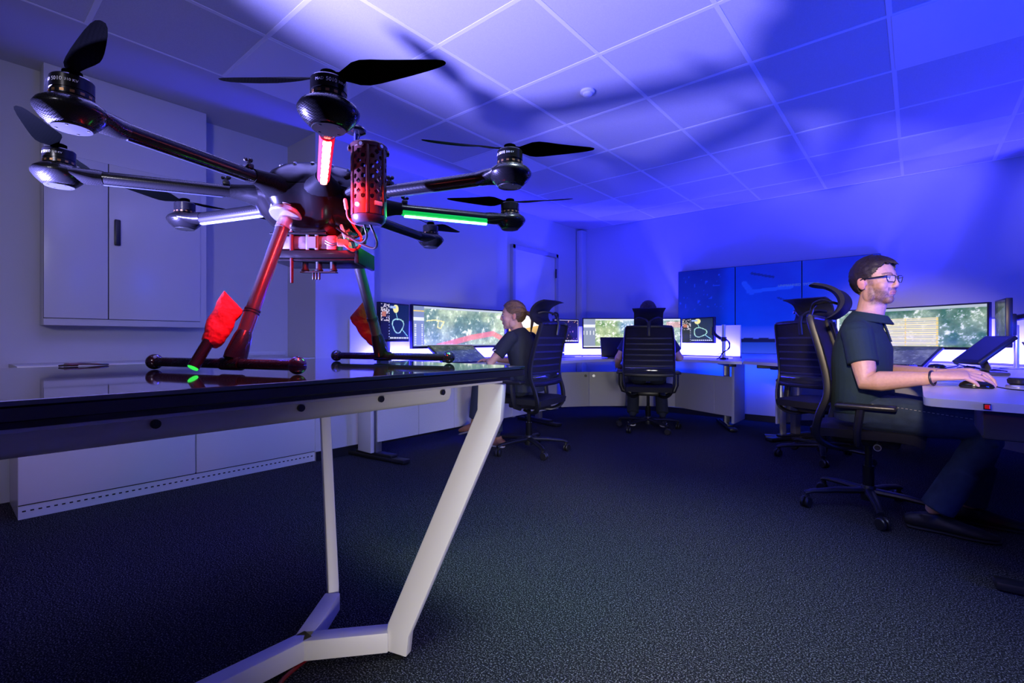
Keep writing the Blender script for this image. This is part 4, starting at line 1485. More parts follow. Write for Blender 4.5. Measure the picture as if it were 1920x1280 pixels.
# landing gear
skx = {-1: (-0.274, 0.198), 1: (-0.195, 0.252)}
SK = 0.275
for sy in (-1, 1):
    x0, x1 = skx[sy]
    y = sy * SK
    s = MB()
    s.tube([(x0, y, 0.0195), (x1, y, 0.0195)], 0.0115, 18)
    sk = s.build('skid', carbon, dr)
    for x in (x0, x1):
        MB().ell((x, y, 0.0195), 0.0192, 26, 16).build('skid_ball', M('black_ball', (0.010, 0.010, 0.012), 0.12, coat=0.4), sk)
    foot, top = Vector((0, sy * 0.272, 0.020)), Vector((0, sy * 0.112, 0.412))
    ax_ = (top - foot).normalized()
    L_ = (top - foot).length
    pt = lambda t, dx=0.0: tuple(foot + ax_ * (t * L_) + Vector((dx, 0, 0)))
    l = MB()
    l.tube([pt(0.12), pt(0.87)], 0.0160, 22, up=(1, 0, 0))
    leg = l.build('leg', red_tube, dr)
    # T-fitting over the skid and clamp rings
    f = MB()
    f.tube([pt(0.02), pt(0.05), pt(0.10), pt(0.16), pt(0.185)], [(0.027, 0.018), (0.0265, 0.021), (0.023, 0.0215), (0.0195, 0.0195), (0.0165, 0.0165)], 18, up=(1, 0, 0))
    f.tube([(-0.030, y, 0.0195), (0.030, y, 0.0195)], 0.0150, 18)
    f.build('leg_fitting', carbon, leg)
    r_ = MB()
    for q in (0.30, 0.315):
        r_.tube([pt(q), pt(q + 0.010)], 0.0180, 20, up=(1, 0, 0))
    r_.build('clamp_ring', black_pl, leg)
    # clear sleeve and polished flange at the body
    c_ = MB()
    c_.tube([pt(0.86), pt(1.0)], 0.0178, 22, up=(1, 0, 0))
    c_.build('clear_sleeve', acryl, leg)
    c_ = MB()
    c_.tube([pt(0.83), pt(1.06)], 0.0085, 14, up=(1, 0, 0))
    c_.build('inner_rod', metal_m, leg)
    fl = MB()
    rot = (-ax_).to_track_quat('Z', 'X').to_matrix()
    fl.lathe([(0.0, -0.016), (0.043, -0.016), (0.044, -0.011), (0.0405, -0.008), (0.0405, -0.005), (0.043, -0.003), (0.043, 0.003), (0.040, 0.007), (0.030, 0.009), (0.0, 0.010)], 36, Vector(pt(0.955)), rot)
    fl.build('leg_flange', metal_m, leg)
    # strobe tube strapped beside the leg, wrapped in a red cloth bag
    if sy < 0:
        P0, P1, Pt = Vector((-0.045, -0.334, 0.013)), Vector((-0.045, -0.296, 0.062)), Vector((-0.043, -0.238, 0.168))
    else:
        P0, P1, Pt = Vector((-0.046, 0.330, 0.016)), Vector((-0.046, 0.305, 0.060)), Vector((-0.062, 0.222, 0.175))
    tq = MB()
    tq.tube([P0, P0.lerp(Pt, 0.45)], 0.0125, 18, up=(1, 0, 0))
    tube = tq.build('strobe_tube', carbon, dr)
    tq = MB()
    td = (P0 - P1).normalized()
    tq.tube([P0 - td * 0.001, P0 + td * 0.0015], 0.0112, 18, up=(1, 0, 0))
    tq.build('strobe_lens', M('green_lens', (0.02, 0.3, 0.02), 0.2, emit=(0.05, 1.0, 0.10), es=0.9), tube)
    bag = MB()
    rs = np.random.RandomState(4 + sy)
    n_, k_ = 22, 15
    vs, fs = [], []
    axb = (Pt - P1).normalized()
    side = Vector((0.78, 0.62, 0))
    side = (side - axb * side.dot(axb)).normalized()
    oth = axb.cross(side)
    for i in range(k_):
        t_ = i / (k_ - 1)
        c0 = P1.lerp(Pt, t_)
        wd = np.interp(t_, [0, .08, .3, .7, .93, 1.0], [.0150, .0215, .0275, .0285, .031, .0315]) * (1.15 if sy > 0 else 1.0)
        th_ = np.interp(t_, [0, .08, .4, .8, .96, 1.0], [.0150, .019, .020, .012, .0035, .0015])
        for j in range(n_):
            ph = 2 * PI * j / n_
            wr_ = 1 + 0.06 * math.sin(3 * ph + 7 * t_) + 0.05 * math.sin(17 * t_ + 2 * ph) + rs.uniform(-.025, .025)
            skew = 0.018 * (t_ ** 3) * math.cos(ph) * (-1 if sy < 0 else 1)
            vs.append(c0 + side * (wd * math.cos(ph) * wr_) + oth * (th_ * math.sin(ph) * wr_) + axb * skew)
    for i in range(k_ - 1):
        for j in range(n_):
            fs.append((i * n_ + j, i * n_ + (j + 1) % n_, (i + 1) * n_ + (j + 1) % n_, (i + 1) * n_ + j))
    fs += [tuple(range(n_)), tuple((k_ - 1) * n_ + j for j in range(n_))]
    bag.add(vs, fs)
    bag.build('cloth_bag', M('red_cloth', (0.42, 0.006, 0.003), 0.8, bump=(45, 0.8)), tube, sharp=70)

# perforated battery cage with its antenna puck, hung on the camera side between two arms
cc = Vector((0.262, -0.122, 0))
cg0 = rad(-25)
cz0, cz1, R_ = 0.366, 0.526, 0.041
cage_m = M('cage_plastic', (0.050, 0.016, 0.016), 0.35)
nA, nH = 132, 84
cg = MB()
vs = []
for i in range(nH + 1):
    for j in range(nA):
        th = 2 * PI * j / nA
        hexr = R_ * (1 - 0.05 * (1 - math.cos(6 * th)) / 2)
        vs.append((cc.x + hexr * math.cos(th + cg0), cc.y + hexr * math.sin(th + cg0), cz0 + (cz1 - cz0) * i / nH))
fs = []
for i in range(nH):
    for j in range(nA):
        zc_, ac_ = (i + .5) / nH * (cz1 - cz0), (j + .5) / nA * 12
        row = math.floor((zc_ - 0.034) / 0.0115)
        da = ((ac_ + (0.5 if row % 2 else 0)) % 1 - .5) * 2 * PI * R_ / 12
        dz_ = (zc_ - 0.034) - (row + .5) * 0.0115
        hole = 0 <= row < 10 and math.hypot(da, dz_) < 0.0053
        if not hole:
            fs.append((i * nA + j, i * nA + (j + 1) % nA, (i + 1) * nA + (j + 1) % nA, (i + 1) * nA + j))
# give the perforated wall its thickness: inner wall with the same holes plus the hole rims
n0 = len(vs)
vs += [(cc.x + (x - cc.x) * 0.93, cc.y + (y - cc.y) * 0.93, z) for x, y, z in vs]
edges = {}
for f_ in fs:
    for a_, b_ in zip(f_, f_[1:] + f_[:1]):
        edges[(a_, b_)] = 1
rims = [(b_, a_, a_ + n0, b_ + n0) for (a_, b_) in edges if (b_, a_) not in edges]
fs = fs + [tuple(q + n0 for q in reversed(f_)) for f_ in fs] + rims
cg.add(vs, fs)
cage = cg.build('battery_cage', cage_m, dr, sharp=40)
b = MB()
b.lathe([(0.0, cz0 - 0.001), (0.040, cz0 - 0.001), (0.0385, cz0 - 0.010), (0.030, cz0 - 0.019), (0.0, cz0 - 0.021)], 30, cc)
b.build('cage_floor', M('dark_violet_cap', (0.03, 0.025, 0.05), 0.35), cage)
b = MB()
b.lathe([(0.033, cz1 - 0.004), (0.0425, cz1 - 0.004), (0.0435, cz1 + 0.004), (0.040, cz1 + 0.008), (0.033, cz1 + 0.008)], 36, cc)
for q in range(6):
    th = cg0 + q * PI / 3 + 0.2
    b.lathe([(0.0, -0.004), (0.0075, -0.004), (0.0075, 0.006), (0.0, 0.006)], 12, (cc.x + 0.0405 * math.cos(th), cc.y + 0.0405 * math.sin(th), cz1 - 0.004), RZ(th) @ RY(PI / 2))
b.build('cage_collar', cage_m, cage)
b = MB()
for q in range(6):
    th = cg0 + q * PI / 3 + 0.2
    b.lathe([(0.0, 0.0), (0.0042, 0.0), (0.0042, 0.001), (0.0, 0.001)], 10, (cc.x + 0.0466 * math.cos(th), cc.y + 0.0466 * math.sin(th), cz1 - 0.004), RZ(th) @ RY(PI / 2))
b.build('cage_bolts', metal_m, cage)
b = MB()
for q in range(6):
    th = cg0 + q * PI / 3 + PI / 6
    b.box((cc.x + 0.0395 * math.cos(th), cc.y + 0.0395 * math.sin(th), (cz0 + cz1) / 2), (0.006, 0.007, cz1 - cz0), th, bev=0.002)
b.build('cage_rib', cage_m, cage)
# battery core inside
b = MB()
b.box((cc.x - 0.004, cc.y, cz0 + 0.045), (0.040, 0.040, 0.085), cg0, bev=0.004)
b.build('battery_pack', M('dark_battery', (0.03, 0.008, 0.008), 0.4), cage)
th = math.atan2(-(CEN[1]), -(CEN[0])) - rad(17.6) + 0.05
b = MB()
b.box((cc.x + 0.041 * math.cos(th + .42), cc.y + 0.041 * math.sin(th + .42), cz0 + 0.024), (0.004, 0.020, 0.010), th + .42, bev=0.001)
b.build('label_sticker', M('pale_sticker', (0.75, 0.40, 0.38), 0.5), cage)
b = MB()
b.ell((cc.x + 0.0435 * math.cos(th - .78), cc.y + 0.0435 * math.sin(th - .78), cz0 + 0.019), 0.0045, 12, 8)
b.build('status_light', led('status_light_blue', (0.45, 0.30, 1.0), 30), cage)
b = MB()
px, py = cc.x - 0.026, cc.y - 0.014
b.tube([(px, py, cz1 - 0.02), (px, py, cz1 + 0.036)], 0.0045, 12)
b.build('antenna_mast', M('blue_mast', (0.05, 0.05, 0.30), 0.4), cage)
b = MB()
b.lathe([(0.0, cz1 + 0.034), (0.014, cz1 + 0.034), (0.0225, cz1 + 0.038), (0.0235, cz1 + 0.044), (0.020, cz1 + 0.049), (0.008, cz1 + 0.052), (0.0, cz1 + 0.052)], 30, (px, py, 0))
b.build('antenna_puck', M('puck_black', (0.012, 0.012, 0.02), 0.15, coat=0.4), cage)
b = MB()
b.tube(smooth_poly([(px + 0.008, py, cz1 + 0.036), (px + 0.014, py - .004, cz1 + 0.026), (px + 0.008, py - .006, cz1 + 0.012), (px + 0.004, py - .004, cz1 - .004)], 5), 0.0013, 6)
b.build('antenna_lead', black_pl, cage)
b = MB()
b.tube([(0.15, -0.07, 0.45), (0.225, -0.104, 0.45)], 0.010, 10)
b.tube([(0.15, -0.07, 0.49), (0.225, -0.104, 0.49)], 0.007, 10)
b.build('cage_bracket', black_pl, cage)
# small bent whip antenna beside the cage
b = MB()
wa = [(cc.x - 0.046, cc.y - 0.028, cz0 + 0.037), (cc.x - 0.040, cc.y - 0.030, cz0 + 0.016)]
b.tube(wa, 0.0045, 10, ends=True)
b.tube(smooth_poly([wa[1], (cc.x - 0.037, cc.y - 0.030, cz0 - 0.004), (cc.x - 0.026, cc.y - 0.024, cz0 - 0.018), (cc.x - 0.006, cc.y - 0.012, cz0 - 0.021)], 5), 0.0018, 8)
b.build('whip_antenna', M('grey_whip', (0.20, 0.18, 0.20), 0.3), cage)

# payload tray under the body
pay = MB()
ctr = Vector((0.008, 0.0, 0))
yaw_t = rad(22.3)
pm = RZ(yaw_t)
P = lambda x, y, z: tuple(pm @ Vector((x, y, 0)) + Vector((ctr.x, ctr.y, z)))
pay.box(P(0, 0, 0.302), (0.235, 0.15, 0.022), yaw_t, bev=0.005)
tray = pay.build('payload_tray', carbon, dr)
b = MB()
b.box(P(0, 0, 0.287), (0.228, 0.142, 0.007), yaw_t, bev=0.003)
b.box(P(-0.112, 0, 0.302), (0.012, 0.150, 0.032), yaw_t, bev=0.003)
b.box(P(0.116, 0, 0.300), (0.012, 0.150, 0.045), yaw_t, bev=0.003)
b.build('tray_frame', carbon_dull, tray)
b = MB()
b.box(P(-0.018, -0.045, 0.333), (0.165, 0.045, 0.038), yaw_t, bev=0.006)
b.build('battery', M('silver_battery_wrap', (0.14, 0.14, 0.135), 0.32, 0.2, noise=(25, (0.04, 0.04, 0.04), 0.1)), tray)
b = MB()
b.box(P(0.047, -0.0455, 0.333), (0.028, 0.047, 0.040), yaw_t, bev=0.005)
b.build('battery_band', M('orange_red_band', (0.75, 0.05, 0.03), 0.5), tray)
b = MB()
for x in (-0.016, 0.008):
    b.box(P(x, -0.0455, 0.333), (0.010, 0.049, 0.044), yaw_t, bev=0.002)
b.box(P(-0.004, -0.071, 0.333), (0.022, 0.003, 0.030), yaw_t)
b.build('battery_strap', M('pale_strap', (0.08, 0.10, 0.08), 0.5), tray)
b = MB()
b.box(P(-0.04, -0.045, 0.357), (0.15, 0.06, 0.006), yaw_t, bev=0.002)
b.build('top_plate', carbon, tray)
for (x, y) in ((-0.075, -0.05), (-0.075, 0.05), (0.085, -0.03), (0.085, 0.05)):
    b = MB()
    b.tube([P(x, y, 0.305), P(x * 0.8, y * 0.8, 0.372)], 0.004, 10)
    b.build('standoff', metal_m, tray)
# skeleton bracket at the right end of the tray
b = MB()
for s_ in (-0.012, 0.012):
    b.tube([P(0.092, -0.058 + s_, 0.322), P(0.072, -0.058 + s_, 0.385)], [(0.0030, 0.0045)] * 2, 8)
for z in (0.322, 0.345, 0.368, 0.385):
    xx = np.interp(z, [0.322, 0.385], [0.092, 0.072])
    b.tube([P(xx, -0.072, z), P(xx, -0.044, z)], [(0.003, 0.0045)] * 2, 8)
b.build('bracket', M('grey_bracket', (0.30, 0.32, 0.30), 0.3, 0.4), tray)
b = MB()
b.box(P(0.083, -0.080, 0.330), (0.030, 0.012, 0.018), yaw_t + 0.2, bev=0.002)
b.build('connector', M('pale_orange_connector', (0.80, 0.32, 0.22), 0.5), tray)
b = MB()
b.tube([P(0.095, -0.075, 0.337), P(0.140, -0.068, 0.336)], 0.0035, 10)
b.tube([P(0.132, -0.068, 0.336), P(0.139, -0.068, 0.336)], 0.007, 10)
b.build('thumb_screw', black_pl, tray)
b = MB()
b.tube(smooth_poly([P(0.085, -0.082, 0.325), P(0.105, -0.085, 0.312), P(0.124, -0.082, 0.316), P(0.130, -0.078, 0.345), P(0.112, -0.075, 0.372), P(0.098, -0.07, 0.395)], 6), 0.0033, 10)
b.build('red_wire', M('red_wire', (0.70, 0.02, 0.02), 0.35), tray)
b = MB()
b.tube(smooth_poly([P(0.075, -0.082, 0.330), P(0.055, -0.083, 0.322), P(0.035, -0.078, 0.330)], 5), 0.0020, 8)
b.tube(smooth_poly([P(0.075, -0.080, 0.334), P(0.055, -0.080, 0.328), P(0.035, -0.076, 0.337)], 5), 0.0020, 8)
b.tube(smooth_poly([P(0.098, -0.066, 0.352), P(0.118, -0.066, 0.350), P(0.126, -0.06, 0.375), P(0.118, -0.05, 0.40)], 5), 0.0022, 8)
b.tube(smooth_poly([P(0.020, -0.05, 0.362), P(0.045, -0.055, 0.366), P(0.065, -0.05, 0.375), P(0.07, -0.04, 0.40)], 5), 0.0022, 8)
b.build('dark_wires', black_pl, tray)
b = MB()
for q in range(5):
    b.tube([P(0.058 + 0.004 * q, -0.050 + 0.010 * q, 0.350), P(0.090, -0.046 + 0.012 * q, 0.372)], 0.0045, 8)
b.build('damper_rods', M('grey_dampers', (0.25, 0.28, 0.25), 0.25, 0.5), tray)
b = MB()
for (x, y) in ((-0.030, -0.050), (0.008, -0.052), (0.046, -0.050)):
    b.tube([P(x, y, 0.285), P(x, y, 0.262)], 0.0085, 14)
    b.torus(P(x, y, 0.262), 0.008, 0.003, None, 16, 6)
b.box(P(0.008, -0.051, 0.256), (0.095, 0.020, 0.003), yaw_t)
for q in range(3):
    b.tube([P(-0.006 + 0.008 * q, -0.055, 0.258), P(-0.006 + 0.008 * q, -0.055, 0.238)], 0.0030, 10, ends=True)
b.build('damper_mount', black_pl, tray)
b = MB()
b.tube([P(-0.135, -0.03, 0.326), P(-0.105, -0.03, 0.330)], 0.005, 10, ends=True)
b.build('side_pin', black_pl, tray)
# long whip antenna hanging below the shell
b = MB()
ap = (-0.020, -0.085)
b.tube([(ap[0], ap[1], 0.225), (ap[0], ap[1], 0.226), (ap[0], ap[1], 0.30)], [0.0030, 0.0042, 0.0048], 12)
b.tube([(ap[0], ap[1], 0.30), (ap[0], ap[1], 0.398)], [0.0058, 0.0062], 12)
b.tube([(ap[0], ap[1], 0.385), (ap[0] + .004, ap[1] + 0.012, 0.412)], 0.006, 10)
b.build('long_antenna', M('antenna_rubber', (0.05, 0.008, 0.010), 0.35), dr)
b = MB()
b.tube([(ap[0], ap[1], 0.362), (ap[0], ap[1], 0.367)], 0.0066, 14)
b.build('antenna_ring', M('silver_ring', (0.6, 0.5, 0.5), 0.25, 0.8), dr)
# suspension struts between shell and tray
b = MB()
for (x, y) in ((0.02, -0.045), (0.05, 0.03), (-0.05, 0.02)):
    b.tube([P(x, y, 0.350), P(x * .9, y * .9, 0.392)], 0.006, 10)
    b.torus(P(x, y, 0.353), 0.010, 0.003, RX(.6), 16, 6)
b.build('suspension', M('dark_red_struts', (0.06, 0.012, 0.012), 0.35), tray)
# wires from body down to the cage and arms
b = MB()
b.tube(smooth_poly([(0.255, -0.130, 0.348), (0.25, -0.115, 0.32), (0.21, -0.09, 0.315), (0.15, -0.06, 0.34), (0.10, -0.05, 0.37)], 6), 0.003, 8)
b.tube(smooth_poly([(0.268, -0.125, 0.347), (0.272, -0.105, 0.31), (0.24, -0.08, 0.30), (0.16, -0.05, 0.33)], 6), 0.003, 8)
b.build('cage_wires', black_pl, dr)
# ---------------------------------------------------------------- people (local: x forward, y left, z up, floor at z = 0)


def remeshed(mb, name, voxel, smooth_it, mat, parent, fac=0.5):
    me = mb.mesh(name)
    o = bpy.data.objects.new(name, me)
    COL.objects.link(o)
    r = o.modifiers.new('r', 'REMESH')
    r.mode = 'VOXEL'
    r.voxel_size = voxel
    if smooth_it:
        s = o.modifiers.new('s', 'SMOOTH')
        s.factor = fac
        s.iterations = smooth_it
    dg = bpy.context.evaluated_depsgraph_get()
    nm = bpy.data.meshes.new_from_object(o.evaluated_get(dg))
    o.modifiers.clear()
    o.data = nm
    bpy.data.meshes.remove(me)
    nm.name = name
    nm.shade_smooth()
    nm.materials.clear()
    nm.materials.append(mat)
    o.parent = parent
    return o


def paint(o, fn):
    me = o.data
    n = len(me.vertices)
    co = np.empty(n * 3, np.float32)
    me.vertices.foreach_get('co', co)
    c = fn(co.reshape(-1, 3).astype(float))
    at = me.color_attributes.new('Col', 'FLOAT_COLOR', 'POINT')
    at.data.foreach_set('color', np.concatenate([c, np.ones((n, 1))], 1).astype(np.float32).ravel())


def head_parts(mb, Hm, female=False):
    """Adds a head to mb; Hm = 4x4 head frame (x = face direction)."""
    R3 = Hm.to_3x3()

    def e(c, r, rot=None):
        mb.ell(Hm @ Vector(c), r, 20, 14, (R3 @ rot) if rot is not None else R3)
    k = 0.93 if female else 1.0
    e((-0.014, 0, 0.030), (0.098, 0.077 * k, 0.091))
    e((0.030, 0, 0.012), (0.062, 0.066 * k, 0.072))
    e((0.036, 0, -0.038), (0.050, 0.057 * k, 0.068))
    e((0.026, 0, -0.073), (0.052, 0.053 * k, 0.036))
    e((0.060, 0, -0.092), (0.024 * k, 0.026 * k, 0.024))
    e((0.070, 0, 0.026), (0.017, 0.048 * k, 0.013))
    for s in (-1, 1):
        e((0.054, s * 0.040 * k, -0.026), (0.025, 0.021, 0.026))
        e((0.069, s * 0.031, 0.008), (0.014, 0.017, 0.012))
        e((0.000, s * 0.052 * k, -0.062), (0.030, 0.014, 0.040))
        ear = RZ(s * rad(-18)) @ RX(s * rad(-8)) @ RY(rad(-12))
        e((-0.018, s * 0.080 * k, -0.012), (0.019, 0.0065, 0.032), ear)
        e((0.093, s * 0.010, -0.032), (0.011, 0.008, 0.008))
    P = lambda *p: Hm @ Vector(p)
    up = R3 @ Vector((1, 0, 0))
    mb.tube([P(0.078, 0, 0.022), P(0.088, 0, 0.004), P(0.098, 0, -0.016), P(0.102, 0, -0.027), P(0.093, 0, -0.034)], [(0.009, 0.011), (0.008, 0.011), (0.009, 0.010), (0.0105, 0.008), (0.010, 0.007)], 12, up=up, ends=True)
    e((0.083, 0, -0.056), (0.0095, 0.022, 0.0060))
    e((0.081, 0, -0.066), (0.0100, 0.020, 0.0065))
    e((0.078, 0, -0.046), (0.010, 0.022, 0.010))


def hand(mb, wrist, dirn, back, side, curls, spread=0.10, thumb=(0.75, -0.35), size=1.0):
    """dirn = wrist to knuckles, back = out of the back of the hand, side = towards the thumb."""
    d = Vector(dirn).normalized()
    b = Vector(back)
    b = (b - d * b.dot(d)).normalized()
    s = b.cross(d).normalized() if Vector(side).dot(b.cross(d)) > 0 else d.cross(b).normalized()
    w = Vector(wrist)
    q = size
    mb.tube([w - d * 0.02 * q, w + d * 0.012 * q, w + d * 0.045 * q, w + d * 0.078 * q, w + d * 0.094 * q], [(0.026 * q, 0.019 * q), (0.030 * q, 0.017 * q), (0.040 * q, 0.0155 * q), (0.041 * q, 0.0130 * q), (0.036 * q, 0.0095 * q)], 16, up=b)
    lens = [(0.040, 0.026, 0.021), (0.044, 0.029, 0.022), (0.041, 0.027, 0.021), (0.032, 0.021, 0.019)]
    offs = [0.029, 0.0098, -0.0098, -0.0285]
    knk = [0.088, 0.093, 0.089, 0.081]
    for i in range(4):
        p = w + d * knk[i] * q + s * offs[i] * q - b * 0.001
        a = 0.0
        yaw_ = (1.5 - i) * spread
        fd = (d * math.cos(yaw_) + s * math.sin(yaw_)).normalized()
        pts, rr = [p - fd * 0.024 * q, p], [0.0085 * q, 0.0094 * q]
        for k_ in range(3):
            a += curls[i][k_]
            t = fd * math.cos(a) - b * math.sin(a)
            p = p + t * lens[i][k_] * q
            pts.append(p)
            rr.append((0.0086, 0.0078, 0.0064)[k_] * q * (0.92 if i == 3 else 1))
        mb.tube(pts, [(r_, r_) for r_ in rr], 10, up=b, ends=True)
    tp = w + d * 0.028 * q + s * 0.026 * q - b * 0.004 * q
    ca, cb = thumb
    t1 = (d * math.cos(ca) + s * math.sin(ca) + b * cb * 0.6).normalized()
    t2 = (d * math.cos(ca - 0.35) + s * math.sin(ca - 0.35) + b * cb).normalized()
    t3 = (d * math.cos(ca - 0.55) + s * math.sin(ca - 0.55) + b * cb).normalized()
    p1 = tp + t1 * 0.042 * q
    p2 = p1 + t2 * 0.032 * q
    p3 = p2 + t3 * 0.024 * q
    mb.tube([tp - t1 * 0.012 * q, tp, p1, p2, p3], [(0.013 * q,) * 2, (0.0135 * q,) * 2, (0.0105 * q,) * 2, (0.0095 * q,) * 2, (0.0075 * q,) * 2], 10, up=b, ends=True)


def hair_cap(name, Hm, keep, grow, mat, parent, seed, nu=96, nv=56, rough=0.004, k=1.0, thick=0.012):
    """Closed shell over the skull where keep(azimuth, z) is true; grow(az, el) = thickness above the skin."""
    c0 = Vector((-0.012, 0, 0.026))
    rx, ry, rz = 0.100, 0.079 * k, 0.095
    rs = np.random.RandomState(seed)
    g = rs.rand(40, 80)

    def nz(az, el):
        x, y = (az / (2 * PI) % 1) * 79, el * 39
        xi, yi = int(x) % 79, min(int(y), 38)
        fx, fy = x - int(x), y - int(y)
        return (g[yi, xi] * (1 - fx) + g[yi, xi + 1] * fx) * (1 - fy) + (g[yi + 1, xi] * (1 - fx) + g[yi + 1, xi + 1] * fx) * fy
    vo, vi, ok = [], [], []
    for j in range(nv + 1):
        el = -PI / 2 + PI * j / nv
        for i in range(nu):
            az = 2 * PI * i / nu - PI
            d = Vector((math.cos(el) * math.cos(az) * rx, math.cos(el) * math.sin(az) * ry, math.sin(el) * rz))
            h = grow(az, el) + rough * (nz(az, j / nv) - 0.5) * 2
            n_ = d.normalized()
            p = c0 + d + n_ * h
            vo.append(Hm @ p)
            vi.append(Hm @ (c0 + d - n_ * thick))
            ok.append(keep(az, (c0 + d).z, nz(az, 0.5)))
    fs = []
    for j in range(nv):
        for i in range(nu):
            q = [j * nu + i, j * nu + (i + 1) % nu, (j + 1) * nu + (i + 1) % nu, (j + 1) * nu + i]
            if all(ok[t] for t in q):
                fs.append(q)
    n0 = len(vo)
    ed = {}
    for f in fs:
        for a, b in zip(f, f[1:] + f[:1]):
            ed[(a, b)] = 1
    rim = [(b, a, a + n0, b + n0) for a, b in ed if (b, a) not in ed]
    mb = MB().add(vo + vi, fs + [[t + n0 for t in reversed(f)] for f in fs] + rim)
    return mb.build(name, mat, parent, sharp=70)


def head_frame(c, yaw, pitch=0.0, roll=0.0, scale=1.0):
    return Matrix.Translation(c) @ Matrix.Rotation(yaw, 4, 'Z') @ Matrix.Rotation(pitch, 4, 'Y') @ Matrix.Rotation(roll, 4, 'X') @ Matrix.Scale(scale, 4)


def shoe(mb, heel, toe, ankle, w=0.044):
    h, t, a = Vector(heel), Vector(toe), Vector(ankle)
    d = t - h
    up = (0, 0, 1)
    mb.tube([h + d * 0.02 + Vector((0, 0, 0.040)), h + d * 0.15 + Vector((0, 0, 0.044)), h + d * 0.35 + Vector((0, 0, 0.044)), h + d * 0.60 + Vector((0, 0, 0.036)), h + d * 0.82 + Vector((0, 0, 0.028)), h + d * 0.97 + Vector((0, 0, 0.022))],
            [(0.030, 0.034), (0.035, 0.040), (0.037, 0.040), (w, 0.032), (w * 0.97, 0.024), (w * 0.55, 0.016)], 16, up=up, ends=True)
    mb.tube([h + d * 0.24 + Vector((0, 0, 0.05)), a], [(0.036, 0.044), (0.038, 0.044)], 14, up=(d.x, d.y, 0))


def sole(mb, heel, toe, w=0.046):
    h, t = Vector(heel), Vector(toe)
    d = t - h
    mb.tube([h + d * q + Vector((0, 0, 0.009)) for q in (0.0, 0.12, 0.4, 0.65, 0.85, 1.0)], [(0.028, 0.009), (0.036, 0.009), (0.034, 0.009), (w, 0.009), (w * 0.95, 0.009), (w * 0.5, 0.009)], 14, up=(0, 0, 1), ends=True)


skin_m = M_attr('skin', rough=0.5, noise=(90, 0.06))
skin_m.node_tree.nodes['Principled BSDF'].inputs['Subsurface Weight'].default_value = 0.08
skin_m.node_tree.nodes['Principled BSDF'].inputs['Subsurface Radius'].default_value = (0.010, 0.004, 0.002)
SKIN = np.array((0.58, 0.335, 0.255))
eye_w = M('eye_white', (0.75, 0.75, 0.75), 0.2)
iris_m = M('iris', (0.03, 0.05, 0.08), 0.2)


def eyes(Hm, parent):
    for s in (-1, 1):
        b = MB()
        b.ell(Hm @ Vector((0.0755, s * 0.031, 0.008)), 0.0105, 14, 10)
        ey = b.build('eye', eye_w, parent)
        b = MB()
        b.ell(Hm @ Vector((0.0815, s * 0.031, 0.008)), 0.0058, 12, 8)
        b.tube([Hm @ Vector(q_) for q_ in ((0.0800, s * 0.019, 0.010), (0.0865, s * 0.030, 0.0150), (0.0790, s * 0.043, 0.011))], 0.0032, 8, ends=True)
        b.build('iris', iris_m, ey)


def head_paint(Hm, hairc, beard=False):
    inv = np.array(Hm.inverted())

    def fn(co):
        h = co @ inv[:3, :3].T + inv[:3, 3]
        n = len(co)
        c = np.tile(SKIN, (n, 1))
        near = np.linalg.norm(h, axis=1) < 0.16
        x, y, z = h[:, 0], h[:, 1], h[:, 2]
        rs = np.random.RandomState(1)
        j = rs.rand(n)
        if beard:
            line = -0.014 - 0.42 * np.clip(x, 0, .08)
            k = np.clip((line - z) / 0.016, 0, 1) * np.clip((x + 0.004) / 0.014, 0, 1) * np.clip((z + 0.126) / 0.014, 0, 1)
            k = np.where((x > 0.076) & (np.abs(y) < 0.022) & (z > -0.076) & (z < -0.050), 0, k)
            must = (x > 0.074) & (np.abs(y) < 0.029) & (z < -0.038) & (z > -0.053)
            burn = np.clip((np.abs(y) - 0.046) / .01, 0, 1) * np.clip((x + 0.002) / .008, 0, 1) * np.clip((0.034 - x) / .012, 0, 1) * (z < 0.035) * (z > -0.05)
            k = np.where(near, np.maximum(np.maximum(k, must * 0.9), burn * 0.8), 0) * (0.50 + 0.38 * j)
            c = c * (1 - k[:, None]) + np.array((0.10, 0.058, 0.036)) * k[:, None]
        lips = near & (x > 0.078) & (np.abs(y) < 0.021) & (z < -0.052) & (z > -0.072)
        c[lips] = (0.50, 0.20, 0.17)
        line = near & (x > 0.080) & (np.abs(y) < 0.022) & (np.abs(z + 0.061) < 0.0018)
        c[line] = (0.22, 0.07, 0.06)
        ear = near & (np.abs(y) > 0.072) & (np.abs(x + 0.01) < 0.025) & (z < 0.03)
        c[ear] = c[ear] * np.array((1.05, 0.80, 0.76))
        brow = near & (x > 0.062) & (np.abs(np.abs(y) - 0.032) < 0.021) & (np.abs(z - 0.030 - 0.003 * (1 - np.abs(np.abs(y) - 0.032) / .021)) < 0.0042)
        c[brow] = c[brow] * 0.35 + np.array(hairc) * 0.65
        return c
    return fn


